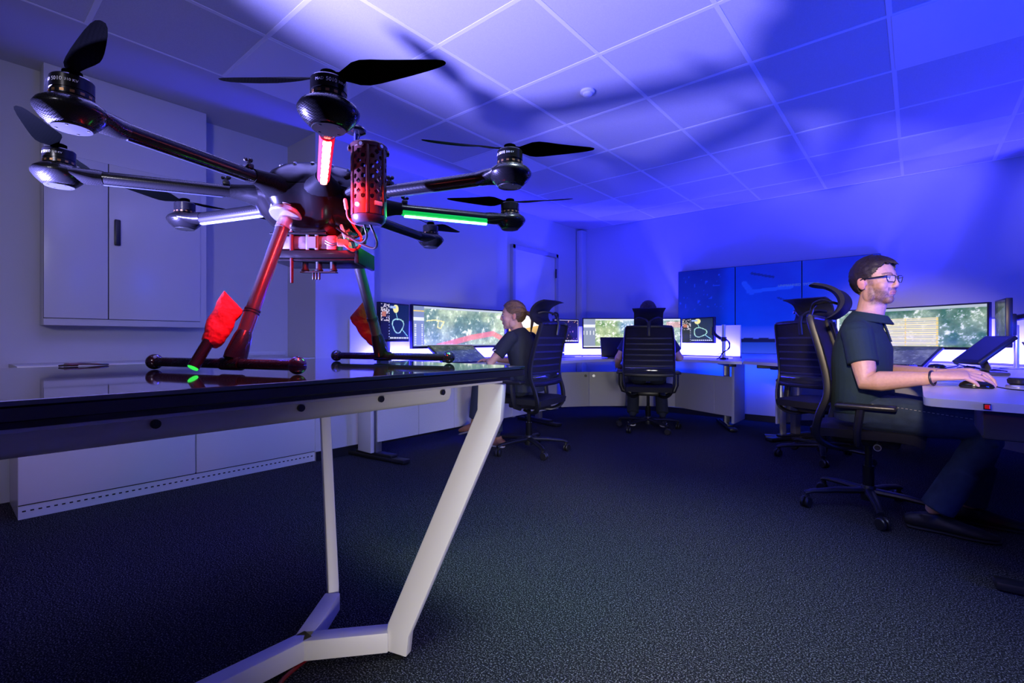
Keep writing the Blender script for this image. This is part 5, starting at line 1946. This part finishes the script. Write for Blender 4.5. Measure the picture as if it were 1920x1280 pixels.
# ================================================================= the man with glasses
man = thing('person', 'man with glasses and stubble in a navy polo shirt, hand on a mouse', 'person', (-0.22, 3.16, 0.0), 0.0)
b = MB()
F = (1, 0, 0)
pel, wst, chs, nkb, nk = (0.0, 0, 0.54), (-0.005, 0, 0.70), (0.0, 0, 0.88), (0.010, 0, 1.00), (0.035, 0, 1.07)
Hc = (0.056, -0.01, 1.222)
HM = head_frame(Hc, rad(-29), rad(0), 0, 1.02)
torso = [(pel, (0.165, 0.120)), (wst, (0.150, 0.112)), ((-0.005, 0, 0.80), (0.165, 0.120)), (chs, (0.175, 0.118)), ((0.0, 0, 0.95), (0.165, 0.095)), (nkb, (0.105, 0.075)), (nk, (0.058, 0.062)), ((0.050, 0, 1.15), (0.056, 0.062)), ((0.060, 0, 1.20), (0.054, 0.060))]
b.tube([p for p, r in torso], [r for p, r in torso], 24, up=F)
head_parts(b, HM)
SR, SL = Vector((-0.01, -0.175, 0.955)), Vector((-0.01, 0.175, 0.955))
ER, WR = Vector((0.035, -0.245, 0.715)), Vector((0.278, -0.330, 0.752))
EL_, WL = Vector((0.075, 0.235, 0.735)), Vector((0.315, -0.105, 0.760))


def arm(mb, S, E_, W_, k=1.0):
    S, E_, W_ = Vector(S), Vector(E_), Vector(W_)
    mb.tube([S, S.lerp(E_, 0.35), S.lerp(E_, 0.75), E_, E_.lerp(W_, 0.22), E_.lerp(W_, 0.6), W_.lerp(E_, 0.06)],
            [(0.054 * k, 0.052 * k), (0.050 * k, 0.048 * k), (0.043 * k, 0.042 * k), (0.041 * k, 0.041 * k), (0.044 * k, 0.042 * k), (0.035 * k, 0.033 * k), (0.027 * k, 0.024 * k)], 16, up=(0, 0.2, 1), ends=True)


arm(b, SR, ER, WR, 1.16)
arm(b, SL, EL_, WL, 1.12)
hand(b, WR + Vector((0.006, 0, 0.008)), (1, 0.05, 0.10), (-0.05, -0.28, 1), (0, 1, 0), [(0.42, 0.32, 0.25), (0.40, 0.34, 0.26), (0.50, 0.40, 0.30), (0.62, 0.42, 0.30)], 0.10, (0.55, -0.30), 1.13)
hand(b, WL + Vector((0.004, 0, 0.004)), (0.95, -0.25, 0.16), (-0.1, 0.15, 1), (0, -1, 0), [(0.50, 0.5, 0.4), (0.50, 0.5, 0.4), (0.55, 0.5, 0.4), (0.6, 0.5, 0.4)], 0.06, (0.5, -0.2), 1.13)


def leg(mb, hip, knee, ankle, k=1.0, ends=True):
    h, kn, an = Vector(hip), Vector(knee), Vector(ankle)
    mb.tube([h, h.lerp(kn, 0.3), h.lerp(kn, 0.75), kn, kn.lerp(an, 0.12), kn.lerp(an, 0.38), kn.lerp(an, 0.8), an], [(0.088 * k, 0.085 * k), (0.084 * k, 0.080 * k), (0.066 * k, 0.064 * k), (0.058 * k, 0.058 * k), (0.057 * k, 0.058 * k), (0.056 * k, 0.056 * k), (0.040 * k, 0.040 * k), (0.036 * k, 0.036 * k)], 16, up=(0, 1, 0), ends=ends)


HR, KR, AR = (0.02, -0.09, 0.555), (0.490, -0.085, 0.520), (0.285, -0.075, 0.115)
HL, KL, AL = (0.02, 0.09, 0.555), (0.500, 0.150, 0.520), (0.420, 0.170, 0.100)
leg(b, HR, KR, AR)
leg(b, HL, KL, AL)
body = remeshed(b, 'body', 0.0042, 4, skin_m, man)
paint(body, head_paint(HM, (0.018, 0.010, 0.008), True))
eyes(HM, body)
# polo shirt
s = MB()
sh = [((0.0, 0, 0.545), (0.185, 0.140)), ((-0.004, 0, 0.62), (0.176, 0.136)), (wst, (0.170, 0.130)), ((-0.005, 0, 0.80), (0.180, 0.134)), (chs, (0.188, 0.130)), ((-0.002, 0, 0.955), (0.180, 0.106)), ((0.004, 0, 1.000), (0.125, 0.090)), ((0.022, 0, 1.035), (0.080, 0.078))]
s.tube([p for p, r in sh], [r for p, r in sh], 28, up=F)
for S, E_ in ((SR, ER), (SL, EL_)):
    s.tube([S + Vector((0, 0, 0.005)), S.lerp(E_, 0.3), S.lerp(E_, 0.63)], [(0.072, 0.068), (0.070, 0.066), (0.070, 0.066)], 18, up=(1, 0, 0), ends=False)
    s.ell(S + Vector((0, 0, 0.0)), (0.070, 0.066, 0.064), 16, 10)
# folds where the shirt bunches at the waist
for z, x in ((0.60, 0.128), (0.645, 0.126), (0.70, 0.124)):
    s.tube([(x - 0.03, -0.10, z + 0.02), (x + 0.004, -0.03, z), (x, 0.05, z + 0.012), (x - 0.04, 0.11, z + 0.02)], 0.010, 8, ends=True)
navy = M('navy_pique', (0.004, 0.018, 0.030), 0.85, noise=(400, (0.007, 0.027, 0.044), 0.2), bump=(500, 0.25))
shirt = remeshed(s, 'polo_shirt', 0.006, 3, navy, man)
cl = MB()
ring = []
for i in range(25):
    th = PI * 0.10 + (2 * PI - PI * 0.20) * i / 24
    ring.append((0.034 + 0.078 * math.cos(th), 0.072 * math.sin(th), 1.052 - 0.034 * (math.cos(th) * 0.5 + 0.5) + 0.004))
cl.tube(ring, [(0.026, 0.006)] * 25, 10, up=(0, 0, 1), ends=False)
cl2 = MB()
vs, fs = [], []
for i, (x, y, z) in enumerate(ring):
    n_ = Vector((x - 0.034, y, 0)).normalized()
    for (o_, dz) in ((-0.006, 0.016), (0.000, 0.020), (0.026, -0.022), (0.020, -0.026)):
        vs.append((x + n_.x * o_, y + n_.y * o_, z + dz))
for i in range(24):
    for q in range(4):
        fs.append((4 * i + q, 4 * i + (q + 1) % 4, 4 * i + 4 + (q + 1) % 4, 4 * i + 4 + q))
fs += [(0, 1, 2, 3), (99, 98, 97, 96)]
cl2.add(vs, fs)
cl2.build('collar', navy, shirt, sharp=60)
pk = MB()
pk.tube([(0.088, -0.012, 1.012), (0.104, -0.012, 0.965), (0.119, -0.010, 0.91)], [(0.016, 0.006)] * 3, 8, up=(1, 0, 0))
pk.build('placket', navy, shirt)
# jeans
j = MB()
leg(j, HR, KR, (0.30, -0.075, 0.15), 1.12)
leg(j, HL, KL, (0.42, 0.17, 0.14), 1.12)
j.tube([(0.0, 0, 0.50), (0.0, 0, 0.56), (0.0, 0, 0.61)], [(0.180, 0.125), (0.182, 0.132), (0.172, 0.126)], 20, up=F)
for (k_, a_) in ((Vector(KR), Vector((0.29, -0.075, 0.10))), (Vector(KL), Vector((0.42, 0.17, 0.09)))):
    j.tube([k_.lerp(a_, 0.5), k_.lerp(a_, 0.97)], [(0.066, 0.066), (0.068, 0.070)], 16, up=(0, 1, 0))
    for q in (0.0, 0.02, 0.05):
        p = k_ + Vector((-0.05 + q, 0, -0.02 - q))
        j.tube([p + Vector((0, -0.055, 0)), p + Vector((-0.012, 0, -0.01)), p + Vector((0, 0.055, 0))], 0.014, 8, ends=True)
denim = M('blue_denim', (0.010, 0.022, 0.045), 0.85, noise=(25, (0.022, 0.042, 0.075), 0.25), bump=(400, 0.3))
jeans = remeshed(j, 'jeans', 0.0065, 3, denim, man)
st = MB()
for y_, z_ in ((-0.158, 0.585),):
    for q in range(26):
        t_ = q / 26
        x_ = 0.05 + 0.42 * t_
        rr = np.interp(x_, [0.02, 0.16, 0.37, 0.49], [0.099, 0.094, 0.075, 0.068])
        yy = np.interp(x_, [0.02, 0.49], [-0.09, -0.085]) - rr * 0.86
        zz = np.interp(x_, [0.02, 0.49], [0.555, 0.520]) + rr * 0.50
        st.tube([(x_, yy - 0.001, zz), (x_ + 0.009, yy - 0.0005, zz - 0.0006)], 0.0012, 5)
st.build('seam_stitching', M('pale_thread', (0.45, 0.42, 0.36), 0.7), jeans)
for h_, t_, a_ in (((0.19, -0.075, 0.0), (0.505, -0.085, 0.0), (0.275, -0.075, 0.12)), ((0.36, 0.17, 0.0), (0.64, 0.185, 0.0), (0.425, 0.17, 0.11))):
    f = MB()
    shoe(f, h_, t_, Vector(h_) + Vector((0.07, 0, 0.085)), 0.048)
    sobj = remeshed(f, 'shoe', 0.006, 3, M('black_leather', (0.008, 0.008, 0.009), 0.6), man)
    f = MB()
    sole(f, h_, t_, 0.050)
    f.build('sole', black_matt, sobj)
# hair: short dark crop with a fringe


def keep_m(az, z, n):
    a = abs(az)
    lim = np.interp(a, [0.0, 0.55, 0.85, 1.15, 1.45, 1.75, 2.1, PI], [0.084, 0.078, 0.058, 0.024, 0.006, -0.004, -0.050, -0.062])
    return z > lim + 0.010 * (n - 0.5)


def grow_m(az, el):
    a = abs(az)
    t = max(0, math.sin(el))
    return 0.004 + 0.010 * t + (0.010 if a < 0.7 else 0.0) * (1 - t) + np.interp(a, [1.0, 1.6, 2.2, PI], [0.002, -0.001, 0.004, 0.006])


hair_brown = M('dark_brown_hair', (0.009, 0.0055, 0.0045), 0.5, noise=(140, (0.024, 0.014, 0.010), 0.2), bump=(190, 0.25))
hr = hair_cap('hair', HM, keep_m, grow_m, hair_brown, man, 3, rough=0.0028)
fg = MB()
rs = np.random.RandomState(5)
for i in range(26):
    az = rs.uniform(-0.75, 0.75)
    el0 = rs.uniform(0.75, 0.95)
    pts = []
    for k_, el in enumerate((el0 + 0.35, el0 + 0.12, el0 - 0.06, el0 - 0.17 - rs.uniform(0, .10))):
        a2 = az + 0.10 * k_ * (1 if i % 2 else .6)
        r = 1.10 + 0.02 * rs.rand()
        p = Vector((-0.012 + 0.100 * r * math.cos(el) * math.cos(a2) + 0.004 * k_, 0.079 * r * math.cos(el) * math.sin(a2), 0.026 + 0.095 * r * math.sin(el)))
        pts.append(HM @ p)
    fg.tube(pts, [(0.008, 0.006), (0.009, 0.006), (0.007, 0.005), (0.002, 0.002)], 7, ends=True)
fg.build('fringe', hair_brown, hr)
# glasses
g = thing('eyeglasses', 'black rectangular glasses worn by the man on the right', 'glasses', man.location)
gb = MB()
P = lambda *p: HM @ Vector(p)
up = HM.to_3x3() @ Vector((1, 0, 0))
for sgn in (-1, 1):
    y0, y1 = sgn * 0.012, sgn * 0.060
    corners = [(0.0995, y0, 0.020), (0.0985, (y0 + y1) / 2, 0.0215), (0.0905, y1, 0.020), (0.0890, y1 - sgn * 0.002, 0.004), (0.0905, y1 - sgn * 0.010, -0.010), (0.0985, y0 + sgn * 0.006, -0.011), (0.0997, y0, -0.002), (0.0995, y0, 0.020)]
    gb.tube([P(*c) for c in corners], 0.0019, 8, up=up)
gb.tube([P(0.0995, -0.012, 0.013), P(0.1035, 0, 0.0155), P(0.0995, 0.012, 0.013)], 0.0018, 8, up=up)
gb.build('rims', M('glasses_frame', (0.008, 0.008, 0.010), 0.3), g)
for sgn in (-1, 1):
    gt = MB()
    gt.tube([P(0.0900, sgn * 0.061, 0.017), P(0.084, sgn * 0.070, 0.016), P(0.040, sgn * 0.0805, 0.013), P(-0.004, sgn * 0.0865, 0.013), P(-0.022, sgn * 0.087, 0.004)], [(0.0018, 0.0028), (0.0018, 0.0036), (0.0018, 0.0036), (0.0016, 0.0028), (0.0016, 0.0026)], 8, up=(0, 0, 1))
    gt.build('temple', M('glasses_frame'), g)
    ln = MB()
    y0, y1 = sgn * 0.013, sgn * 0.059
    c_ = [(0.0990, y0, 0.019), (0.0898, y1, 0.019), (0.0885, y1 - sgn * 0.002, 0.004), (0.0898, y1 - sgn * 0.010, -0.009), (0.0980, y0 + sgn * 0.006, -0.010), (0.0990, y0, -0.002)]
    n_ = len(c_)
    ln.add([P(*c) for c in c_] + [P(c[0] - 0.0012, c[1], c[2]) for c in c_], [tuple(range(n_)), tuple(range(2 * n_ - 1, n_ - 1, -1))] + [(i, (i + 1) % n_, (i + 1) % n_ + n_, i + n_) for i in range(n_)])
    ln.build('lens', M('lens_glass', (0.9, 0.93, 1.0), 0.03, alpha=0.10), g)
# wristband and ring
w = MB()
wd = (WR - ER).normalized()
rot = wd.to_track_quat('Z', 'Y').to_matrix()
w.torus(WR.lerp(ER, 0.015), 0.0305, 0.0045, rot, 28, 8)
tag(w.build('wristband', M('dark_band', (0.015, 0.012, 0.022), 0.4), None, loc=man.location), 'dark band around the right wrist of the man with glasses', 'wristband')
w = MB()
hd = Vector((1, 0.05, 0.10)).normalized()
bk = Vector((-0.05, -0.28, 1))
bk = (bk - hd * bk.dot(hd)).normalized()
sd = bk.cross(hd)
sd = sd if sd.y > 0 else -sd
a_ = 0.50
yaw_ = -0.5 * 0.10
fd = hd * math.cos(yaw_) + sd * math.sin(yaw_)
kp = WR + Vector((0.006, 0, 0.008)) + hd * 0.0917 + sd * -0.0101
td = (fd * math.cos(a_) - bk * math.sin(a_))
w.torus(kp + td * 0.020, 0.0102, 0.0017, td.to_track_quat('Z', 'Y').to_matrix(), 22, 8)
tag(w.build('finger_ring', M('gold_silver_ring', (0.75, 0.72, 0.68), 0.15, 1.0), None, loc=man.location), 'shiny ring on the mouse hand of the man with glasses', 'ring')

# ================================================================= the woman with the ponytail
wo = thing('person', 'woman with a blond ponytail in a dark t-shirt, leaning on the left desk', 'person', (-2.44, 3.13, 0.0), rad(188))
b = MB()
HM = head_frame((0.140, 0.02, 1.120), rad(27), rad(1), 0, 0.98)
torso = [((0.0, 0, 0.53), (0.165, 0.115)), ((0.015, 0, 0.66), (0.128, 0.098)), ((0.045, 0, 0.78), (0.140, 0.108)), ((0.070, 0, 0.86), (0.148, 0.105)), ((0.088, 0, 0.93), (0.145, 0.085)), ((0.10, 0, 0.975), (0.085, 0.065)), ((0.112, 0.0, 1.015), (0.052, 0.054)), ((0.124, 0.01, 1.06), (0.050, 0.052)), ((0.132, 0.015, 1.10), (0.048, 0.05))]
b.tube([p for p, r in torso], [r for p, r in torso], 22, up=F)
head_parts(b, HM, True)
SL, EL_, WL = Vector((0.075, 0.158, 0.935)), Vector((0.200, 0.262, 0.735)), Vector((0.345, 0.055, 0.745))
SR, ER, WR = Vector((0.075, -0.158, 0.935)), Vector((0.20, -0.24, 0.735)), Vector((0.38, -0.09, 0.745))
arm(b, SL, EL_, WL, 0.82)
arm(b, SR, ER, WR, 0.82)
hand(b, WL + Vector((0.004, 0, 0)), (0.6, -0.75, 0.05), (0, 0, 1), (-1, 0, 0), [(0.2, 0.3, 0.3)] * 4, 0.06, (0.5, -0.2), 0.9)
hand(b, WR + Vector((0.004, 0, 0)), (0.8, 0.5, 0.08), (0, 0, 1), (0, 1, 0), [(0.2, 0.3, 0.3)] * 4, 0.06, (0.5, -0.2), 0.9)
HLw, KLw, ALw = (0.02, 0.08, 0.545), (0.42, 0.10, 0.60), (0.50, 0.05, 0.235)
HRw, KRw, ARw = (0.02, -0.08, 0.54), (0.40, -0.06, 0.50), (0.33, -0.02, 0.11)
leg(b, HLw, KLw, ALw, 0.9)
leg(b, HRw, KRw, ARw, 0.9)
body = remeshed(b, 'body', 0.0055, 4, skin_m, wo)
paint(body, head_paint(HM, (0.20, 0.12, 0.06), False))
eyes(HM, body)
s = MB()
sh = [((0.0, 0, 0.55), (0.172, 0.126)), ((0.015, 0, 0.66), (0.142, 0.112)), ((0.045, 0, 0.78), (0.152, 0.120)), ((0.070, 0, 0.86), (0.160, 0.118)), ((0.088, 0, 0.935), (0.158, 0.096)), ((0.100, 0, 0.975), (0.105, 0.080)), ((0.110, 0, 1.0), (0.072, 0.068))]
s.tube([p for p, r in sh], [r for p, r in sh], 26, up=F)
for S, E_ in ((SL, EL_), (SR, ER)):
    s.tube([S, S.lerp(E_, 0.3), S.lerp(E_, 0.66)], [(0.060, 0.056), (0.060, 0.058), (0.058, 0.056)], 16, up=(1, 0, 0))
    s.ell(S, (0.060, 0.058, 0.056), 14, 10)
dark_tee = M('dark_navy_cotton', (0.012, 0.018, 0.034), 0.85, bump=(300, 0.2))
tee = remeshed(s, 't_shirt', 0.007, 3, dark_tee, wo)
pr = MB()
e0 = SL.lerp(EL_, 0.60)
n_ = Vector((0.15, 0.92, 0.30)).normalized()
for q in range(4):
    pr.box(e0 + n_ * 0.0590 + Vector((-0.016 + 0.011 * q, 0.002, 0.008 - 0.005 * q)), (0.008, 0.003, 0.007), rad(12))
pr.build('sleeve_print', letter_m, tee)
j = MB()
leg(j, HLw, KLw, Vector(ALw) + Vector((-.01, 0, .05)), 1.0)
leg(j, HRw, KRw, ARw, 1.0)
for k_, a_ in ((KLw, ALw), (KRw, ARw)):
    j.tube([Vector(k_).lerp(Vector(a_), q) for q in (0.2, 0.6, 0.96)], 0.060, 14, up=(0, 1, 0))
j.tube([(0.0, 0, 0.50), (0.0, 0, 0.56), (0.005, 0, 0.60)], [(0.170, 0.118), (0.170, 0.122), (0.155, 0.115)], 20, up=F)
remeshed(j, 'trousers', 0.007, 3, M('dark_trousers', (0.016, 0.022, 0.042), 0.8), wo)
tan_m = M('brown_suede', (0.30, 0.13, 0.075), 0.7)
d3 = Vector((0.22, -0.02, -0.07))
hl = Vector((0.47, 0.05, 0.185))
f = MB()
f.tube([hl + d3 * 0.02, hl + d3 * 0.3, hl + d3 * 0.65, hl + d3 * 0.95], [(0.030, 0.036), (0.034, 0.036), (0.040, 0.028), (0.026, 0.018)], 14, up=(0.3, 0, 0.9), ends=True)
f.tube([hl + d3 * .22, Vector(ALw)], [(0.035, 0.038), (0.034, 0.034)], 12, up=(1, 0, 0))
sb = remeshed(f, 'shoe', 0.006, 2, tan_m, wo)
f = MB()
dn = Vector((-0.09, 0, -0.28)).normalized() * 0.032
f.tube([hl + d3 * q + dn for q in (0.0, 0.3, 0.65, 1.0)], [(0.028, 0.008), (0.034, 0.008), (0.041, 0.008), (0.026, 0.008)], 12, up=(0.3, 0, 0.9), ends=True)
f.build('sole', M('pale_sole', (0.42, 0.40, 0.38), 0.6), sb)
f = MB()
shoe(f, (0.26, -0.02, 0.0), (0.50, -0.03, 0.0), (0.325, -0.02, 0.09), 0.040)
sb = remeshed(f, 'shoe', 0.006, 2, tan_m, wo)
f = MB()
sole(f, (0.26, -0.02, 0.0), (0.50, -0.03, 0.0), 0.042)
f.build('sole', M('pale_sole'), sb)


def keep_w(az, z, n):
    a = abs(az)
    lim = np.interp(a, [0.0, 0.55, 0.9, 1.25, 1.5, 1.8, 2.1, PI], [0.080, 0.074, 0.050, 0.016, 0.010, -0.030, -0.050, -0.052])
    return z > lim + 0.004 * (n - 0.5)


blond = M('blond_hair', (0.060, 0.031, 0.015), 0.42, noise=(150, (0.17, 0.10, 0.048), 0.25), bump=(150, 0.7))
hw = hair_cap('hair', HM, keep_w, lambda az, el: 0.007 + 0.006 * max(0, math.sin(el)), blond, wo, 9, rough=0.003, k=0.93)
b = MB()
rs = np.random.RandomState(11)
for i in range(54):
    az = rs.uniform(-1.75, 1.75)
    z0 = np.interp(abs(az), [0.0, 0.55, 0.9, 1.25, 1.5, 1.8], [0.082, 0.076, 0.054, 0.022, 0.016, -0.020]) + rs.uniform(0, 0.03)
    el0 = math.asin(max(-0.9, min(0.95, (z0 - 0.026) / 0.095)))
    pts = []
    for q in np.linspace(0, 1, 8):
        a2 = az + (math.copysign(PI, az) - az) * q
        e2 = el0 * (1 - q) + 0.02 * q + 0.55 * math.sin(q * PI) * (1.1 - abs(az) / 1.75)
        r = 1.075 + 0.035 * math.sin(q * PI) + 0.012 * rs.rand()
        pts.append(HM @ Vector((-0.012 + 0.100 * r * math.cos(e2) * math.cos(a2), 0.079 * 0.93 * r * math.cos(e2) * math.sin(a2), 0.026 + 0.095 * r * math.sin(e2))))
    b.tube(pts, [(0.002, 0.002)] + [(0.0042, 0.003)] * 6 + [(0.003, 0.003)], 6, ends=True)
b.build('hair_strands', M('light_hair_strands', (0.14, 0.080, 0.040), 0.4, noise=(60, (0.30, 0.19, 0.10), 0.25)), hw)
b = MB()
P = lambda *p: HM @ Vector(p)
b.tube([P(-0.105, 0, 0.022), P(-0.130, 0, 0.020)], 0.013, 12)
b.build('hair_tie', black_pl, hw)
b = MB()
for q in range(7):
    o_ = Vector((0.0, 0.010 * math.cos(q * 0.9), 0.010 * math.sin(q * 0.9)))
    b.tube([P(-0.118, o_.y, 0.022 + o_.z), P(-0.150, o_.y * 1.8, 0.010 + o_.z), P(-0.168, o_.y * 2.2, -0.035 + o_.z), P(-0.160, o_.y * 1.8, -0.085), P(-0.150, o_.y, -0.125 - 0.006 * q)], [(0.010, 0.010), (0.014, 0.014), (0.014, 0.014), (0.010, 0.010), (0.003, 0.003)], 9, ends=True)
b.build('ponytail', blond, hw)

# ================================================================= the far person seen from behind
fp = thing('person', 'person with short dark hair seen from behind at the far corner desk', 'person', (-2.13, 4.745, 0.0), rad(116))
b = MB()
HM = head_frame((0.045, 0.0, 1.195), rad(0), rad(6), 0, 1.0)
torso = [((0.0, 0, 0.53), (0.165, 0.115)), ((0.005, 0, 0.68), (0.145, 0.105)), ((0.01, 0, 0.80), (0.162, 0.115)), ((0.015, 0, 0.87), (0.170, 0.112)), ((0.02, 0, 0.935), (0.160, 0.090)), ((0.025, 0, 0.98), (0.095, 0.070)), ((0.030, 0.0, 1.04), (0.056, 0.058)), ((0.038, 0, 1.12), (0.053, 0.057)), ((0.040, 0, 1.16), (0.052, 0.057))]
b.tube([p for p, r in torso], [r for p, r in torso], 22, up=F)
head_parts(b, HM)
SL, EL_, WL = Vector((0.01, 0.175, 0.945)), Vector((-0.02, 0.300, 0.735)), Vector((0.13, 0.315, 0.655))
SR, ER, WR = Vector((0.01, -0.175, 0.945)), Vector((0.02, -0.315, 0.735)), Vector((0.27, -0.240, 0.745))
arm(b, SL, EL_, WL, 0.95)
arm(b, SR, ER, WR, 0.95)
hand(b, WL, (1, -0.1, -0.1), (0, 0, 1), (0, -1, 0), [(0.5, 0.5, 0.4)] * 4, 0.06, (0.5, -0.2), 1.0)
hand(b, WR, (1, 0.2, 0.0), (0, 0, 1), (0, 1, 0), [(0.3, 0.3, 0.3)] * 4, 0.06, (0.5, -0.2), 1.0)
HL2, KL2, AL2 = (0.02, 0.09, 0.545), (0.42, 0.14, 0.52), (0.22, 0.155, 0.115)
HR2, KR2, AR2 = (0.02, -0.09, 0.545), (0.42, -0.14, 0.52), (0.22, -0.155, 0.115)
leg(b, HL2, KL2, AL2)
leg(b, HR2, KR2, AR2)
body = remeshed(b, 'body', 0.006, 4, skin_m, fp)
paint(body, head_paint(HM, (0.018, 0.010, 0.008), False))
s = MB()
sh = [((0.0, 0, 0.55), (0.176, 0.128)), ((0.005, 0, 0.68), (0.160, 0.120)), ((0.01, 0, 0.80), (0.176, 0.128)), ((0.015, 0, 0.87), (0.184, 0.125)), ((0.02, 0, 0.94), (0.174, 0.100)), ((0.025, 0, 0.985), (0.115, 0.085)), ((0.030, 0, 1.01), (0.075, 0.072))]
s.tube([p for p, r in sh], [r for p, r in sh], 26, up=F)
for S, E_ in ((SL, EL_), (SR, ER)):
    s.tube([S, S.lerp(E_, 0.3), S.lerp(E_, 0.72)], [(0.066, 0.062), (0.066, 0.062), (0.064, 0.060)], 16, up=(1, 0, 0))
    s.ell(S, (0.066, 0.062, 0.060), 14, 10)
remeshed(s, 't_shirt', 0.007, 3, dark_tee, fp)
j = MB()
leg(j, HL2, KL2, AL2, 1.1)
leg(j, HR2, KR2, AR2, 1.1)
for k_, a_ in ((KL2, AL2), (KR2, AR2)):
    j.tube([Vector(k_).lerp(Vector(a_), q) for q in (0.2, 0.6, 0.96)], 0.064, 14, up=(0, 1, 0))
j.tube([(0.0, 0, 0.50), (0.0, 0, 0.56), (0.0, 0, 0.60)], [(0.175, 0.122), (0.176, 0.126), (0.166, 0.120)], 20, up=F)
remeshed(j, 'trousers', 0.007, 3, M('dark_trousers'), fp)
for y_ in (0.155, -0.155):
    f = MB()
    shoe(f, (0.13, y_, 0.0), (0.40, y_ * 1.08, 0.0), (0.20, y_, 0.09), 0.045)
    sb = remeshed(f, 'shoe', 0.006, 2, M('black_leather'), fp)
    f = MB()
    sole(f, (0.13, y_, 0.0), (0.40, y_ * 1.08, 0.0), 0.047)
    f.build('sole', M('white_sole', (0.70, 0.68, 0.66), 0.6), sb)


def keep_f(az, z, n):
    a = abs(az)
    lim = np.interp(a, [0.0, 0.55, 0.85, 1.15, 1.45, 1.75, 2.1, PI], [0.084, 0.078, 0.058, 0.024, 0.006, -0.010, -0.055, -0.066])
    return z > lim + 0.006 * (n - 0.5)


hair_cap('hair', HM, keep_f, lambda az, el: 0.006 + 0.008 * max(0, math.sin(el)), M('brown_black_hair', (0.030, 0.017, 0.012), 0.5, noise=(140, (0.065, 0.036, 0.026), 0.2), bump=(160, 0.6)), fp, 12)
# ---------------------------------------------------------------- small things on the desks
def mouse(label, x, y, a):
    t = thing('computer_mouse', label, 'mouse', (x, y, DZ), a)
    b = MB()
    b.lathe([(0.0, 0.001), (0.030, 0.001), (0.0325, 0.008), (0.030, 0.020), (0.022, 0.030), (0.010, 0.034), (0.0, 0.0345)], 24, (0, 0, 0))
    b.v = [(v[0] * 1.75, v[1] * 1.0, v[2] * (1 - 0.20 * max(0, v[0] / 0.03))) for v in b.v]
    b.build('shell', black_gloss, t, sharp=50)
    MB().lathe([(0.0, -0.003), (0.006, -0.003), (0.006, 0.003), (0.0, 0.003)], 12, (0.030, 0, 0.0235), RX(PI / 2)).build('scroll_wheel', black_matt, t)
    return t


mouse('black computer mouse under the right hand of the man with glasses', 0.195, 2.835, rad(4))
mouse('dark blue-lit mouse beside the grey map pen display', 0.115, 4.62, rad(20))
# 3D controller puck with its metal foot, in front of the mouse
t = thing('controller_puck', 'black knob controller on a metal foot to the right of the mouse', 'controller', (0.335, 2.98, DZ))
MB().lathe([(0.0, 0.0), (0.040, 0.0), (0.041, 0.006), (0.038, 0.012), (0.0, 0.013)], 30).build('foot', silver, t)
MB().lathe([(0.0, 0.012), (0.026, 0.012), (0.034, 0.020), (0.036, 0.034), (0.030, 0.042), (0.0, 0.043)], 30).build('cap', black_pl, t)
c = MB()
c.tube(smooth_poly([(0.256, 2.838, DZ + 0.010), (0.30, 2.81, DZ + 0.004), (0.40, 2.77, DZ + 0.004), (0.55, 2.80, DZ + 0.004), (0.66, 2.86, DZ + 0.004)], 8), 0.0024, 7)
tag(c.build('mouse_cable', black_pl), 'thin black cable running from the mouse across the pale desk', 'cable')
c = MB()
c.tube(smooth_poly([(0.375, 2.985, DZ + 0.012), (0.43, 2.98, DZ + 0.004), (0.52, 2.95, DZ + 0.004), (0.65, 2.96, DZ + 0.004)], 8), 0.0024, 7)
tag(c.build('controller_cable', black_pl), 'thin black cable running from the knob controller', 'cable')
c = MB()
for q in range(3):
    c.torus((0.40, 2.66 + 0.004 * q, DZ + 0.005 + 0.006 * q), 0.034 - 0.002 * q, 0.0030, RX(0.05 * q), 30, 6)
c.tube([(0.395, 2.630, DZ + 0.010), (0.402, 2.640, DZ + 0.024), (0.398, 2.694, DZ + 0.024), (0.40, 2.70, DZ + 0.010)], 0.003, 6)
tag(c.build('coiled_cable', black_pl), 'black cable coiled into a ring at the edge of the right desk', 'cable')
c = MB()
rs = np.random.RandomState(2)
pts = [(0.17, 4.66, DZ + 0.006), (0.23, 4.72, DZ + 0.02), (0.21, 4.78, DZ + 0.035), (0.26, 4.74, DZ + 0.02), (0.30, 4.66, DZ + 0.012), (0.27, 4.60, DZ + 0.025), (0.34, 4.55, DZ + 0.006), (0.40, 4.45, DZ + 0.006), (0.38, 4.38, DZ + 0.015), (0.44, 4.34, DZ + 0.006)]
c.tube(smooth_poly(pts, 6), 0.004, 7)
c.tube(smooth_poly([(0.22, 4.62, DZ + 0.008), (0.28, 4.70, DZ + 0.018), (0.33, 4.62, DZ + 0.012), (0.36, 4.50, DZ + 0.010), (0.42, 4.42, DZ + 0.006)], 6), 0.004, 7)
c.box((0.285, 4.63, DZ + 0.014), (0.06, 0.025, 0.018), 0.5, bev=0.004)
tag(c.build('tangled_leads', black_pl), 'tangle of dark leads and a plug under the striped map monitor', 'cable')
t = thing('keyboard', 'slim dark keyboard at the edge of the desk in front of the grey map display', 'keyboard', (-0.18, 4.80, DZ), rad(-29))
MB().box((0, 0, 0.008), (0.36, 0.12, 0.014), bev=0.004).build('case', bez, t)
k = MB()
for i in range(14):
    for j_ in range(4):
        k.box((-0.163 + 0.025 * i, -0.042 + 0.028 * j_, 0.017), (0.020, 0.022, 0.006), bev=0.002, seg=1)
kk = k.build('keys', black_pl, t)
kk['kind'] = 'stuff'
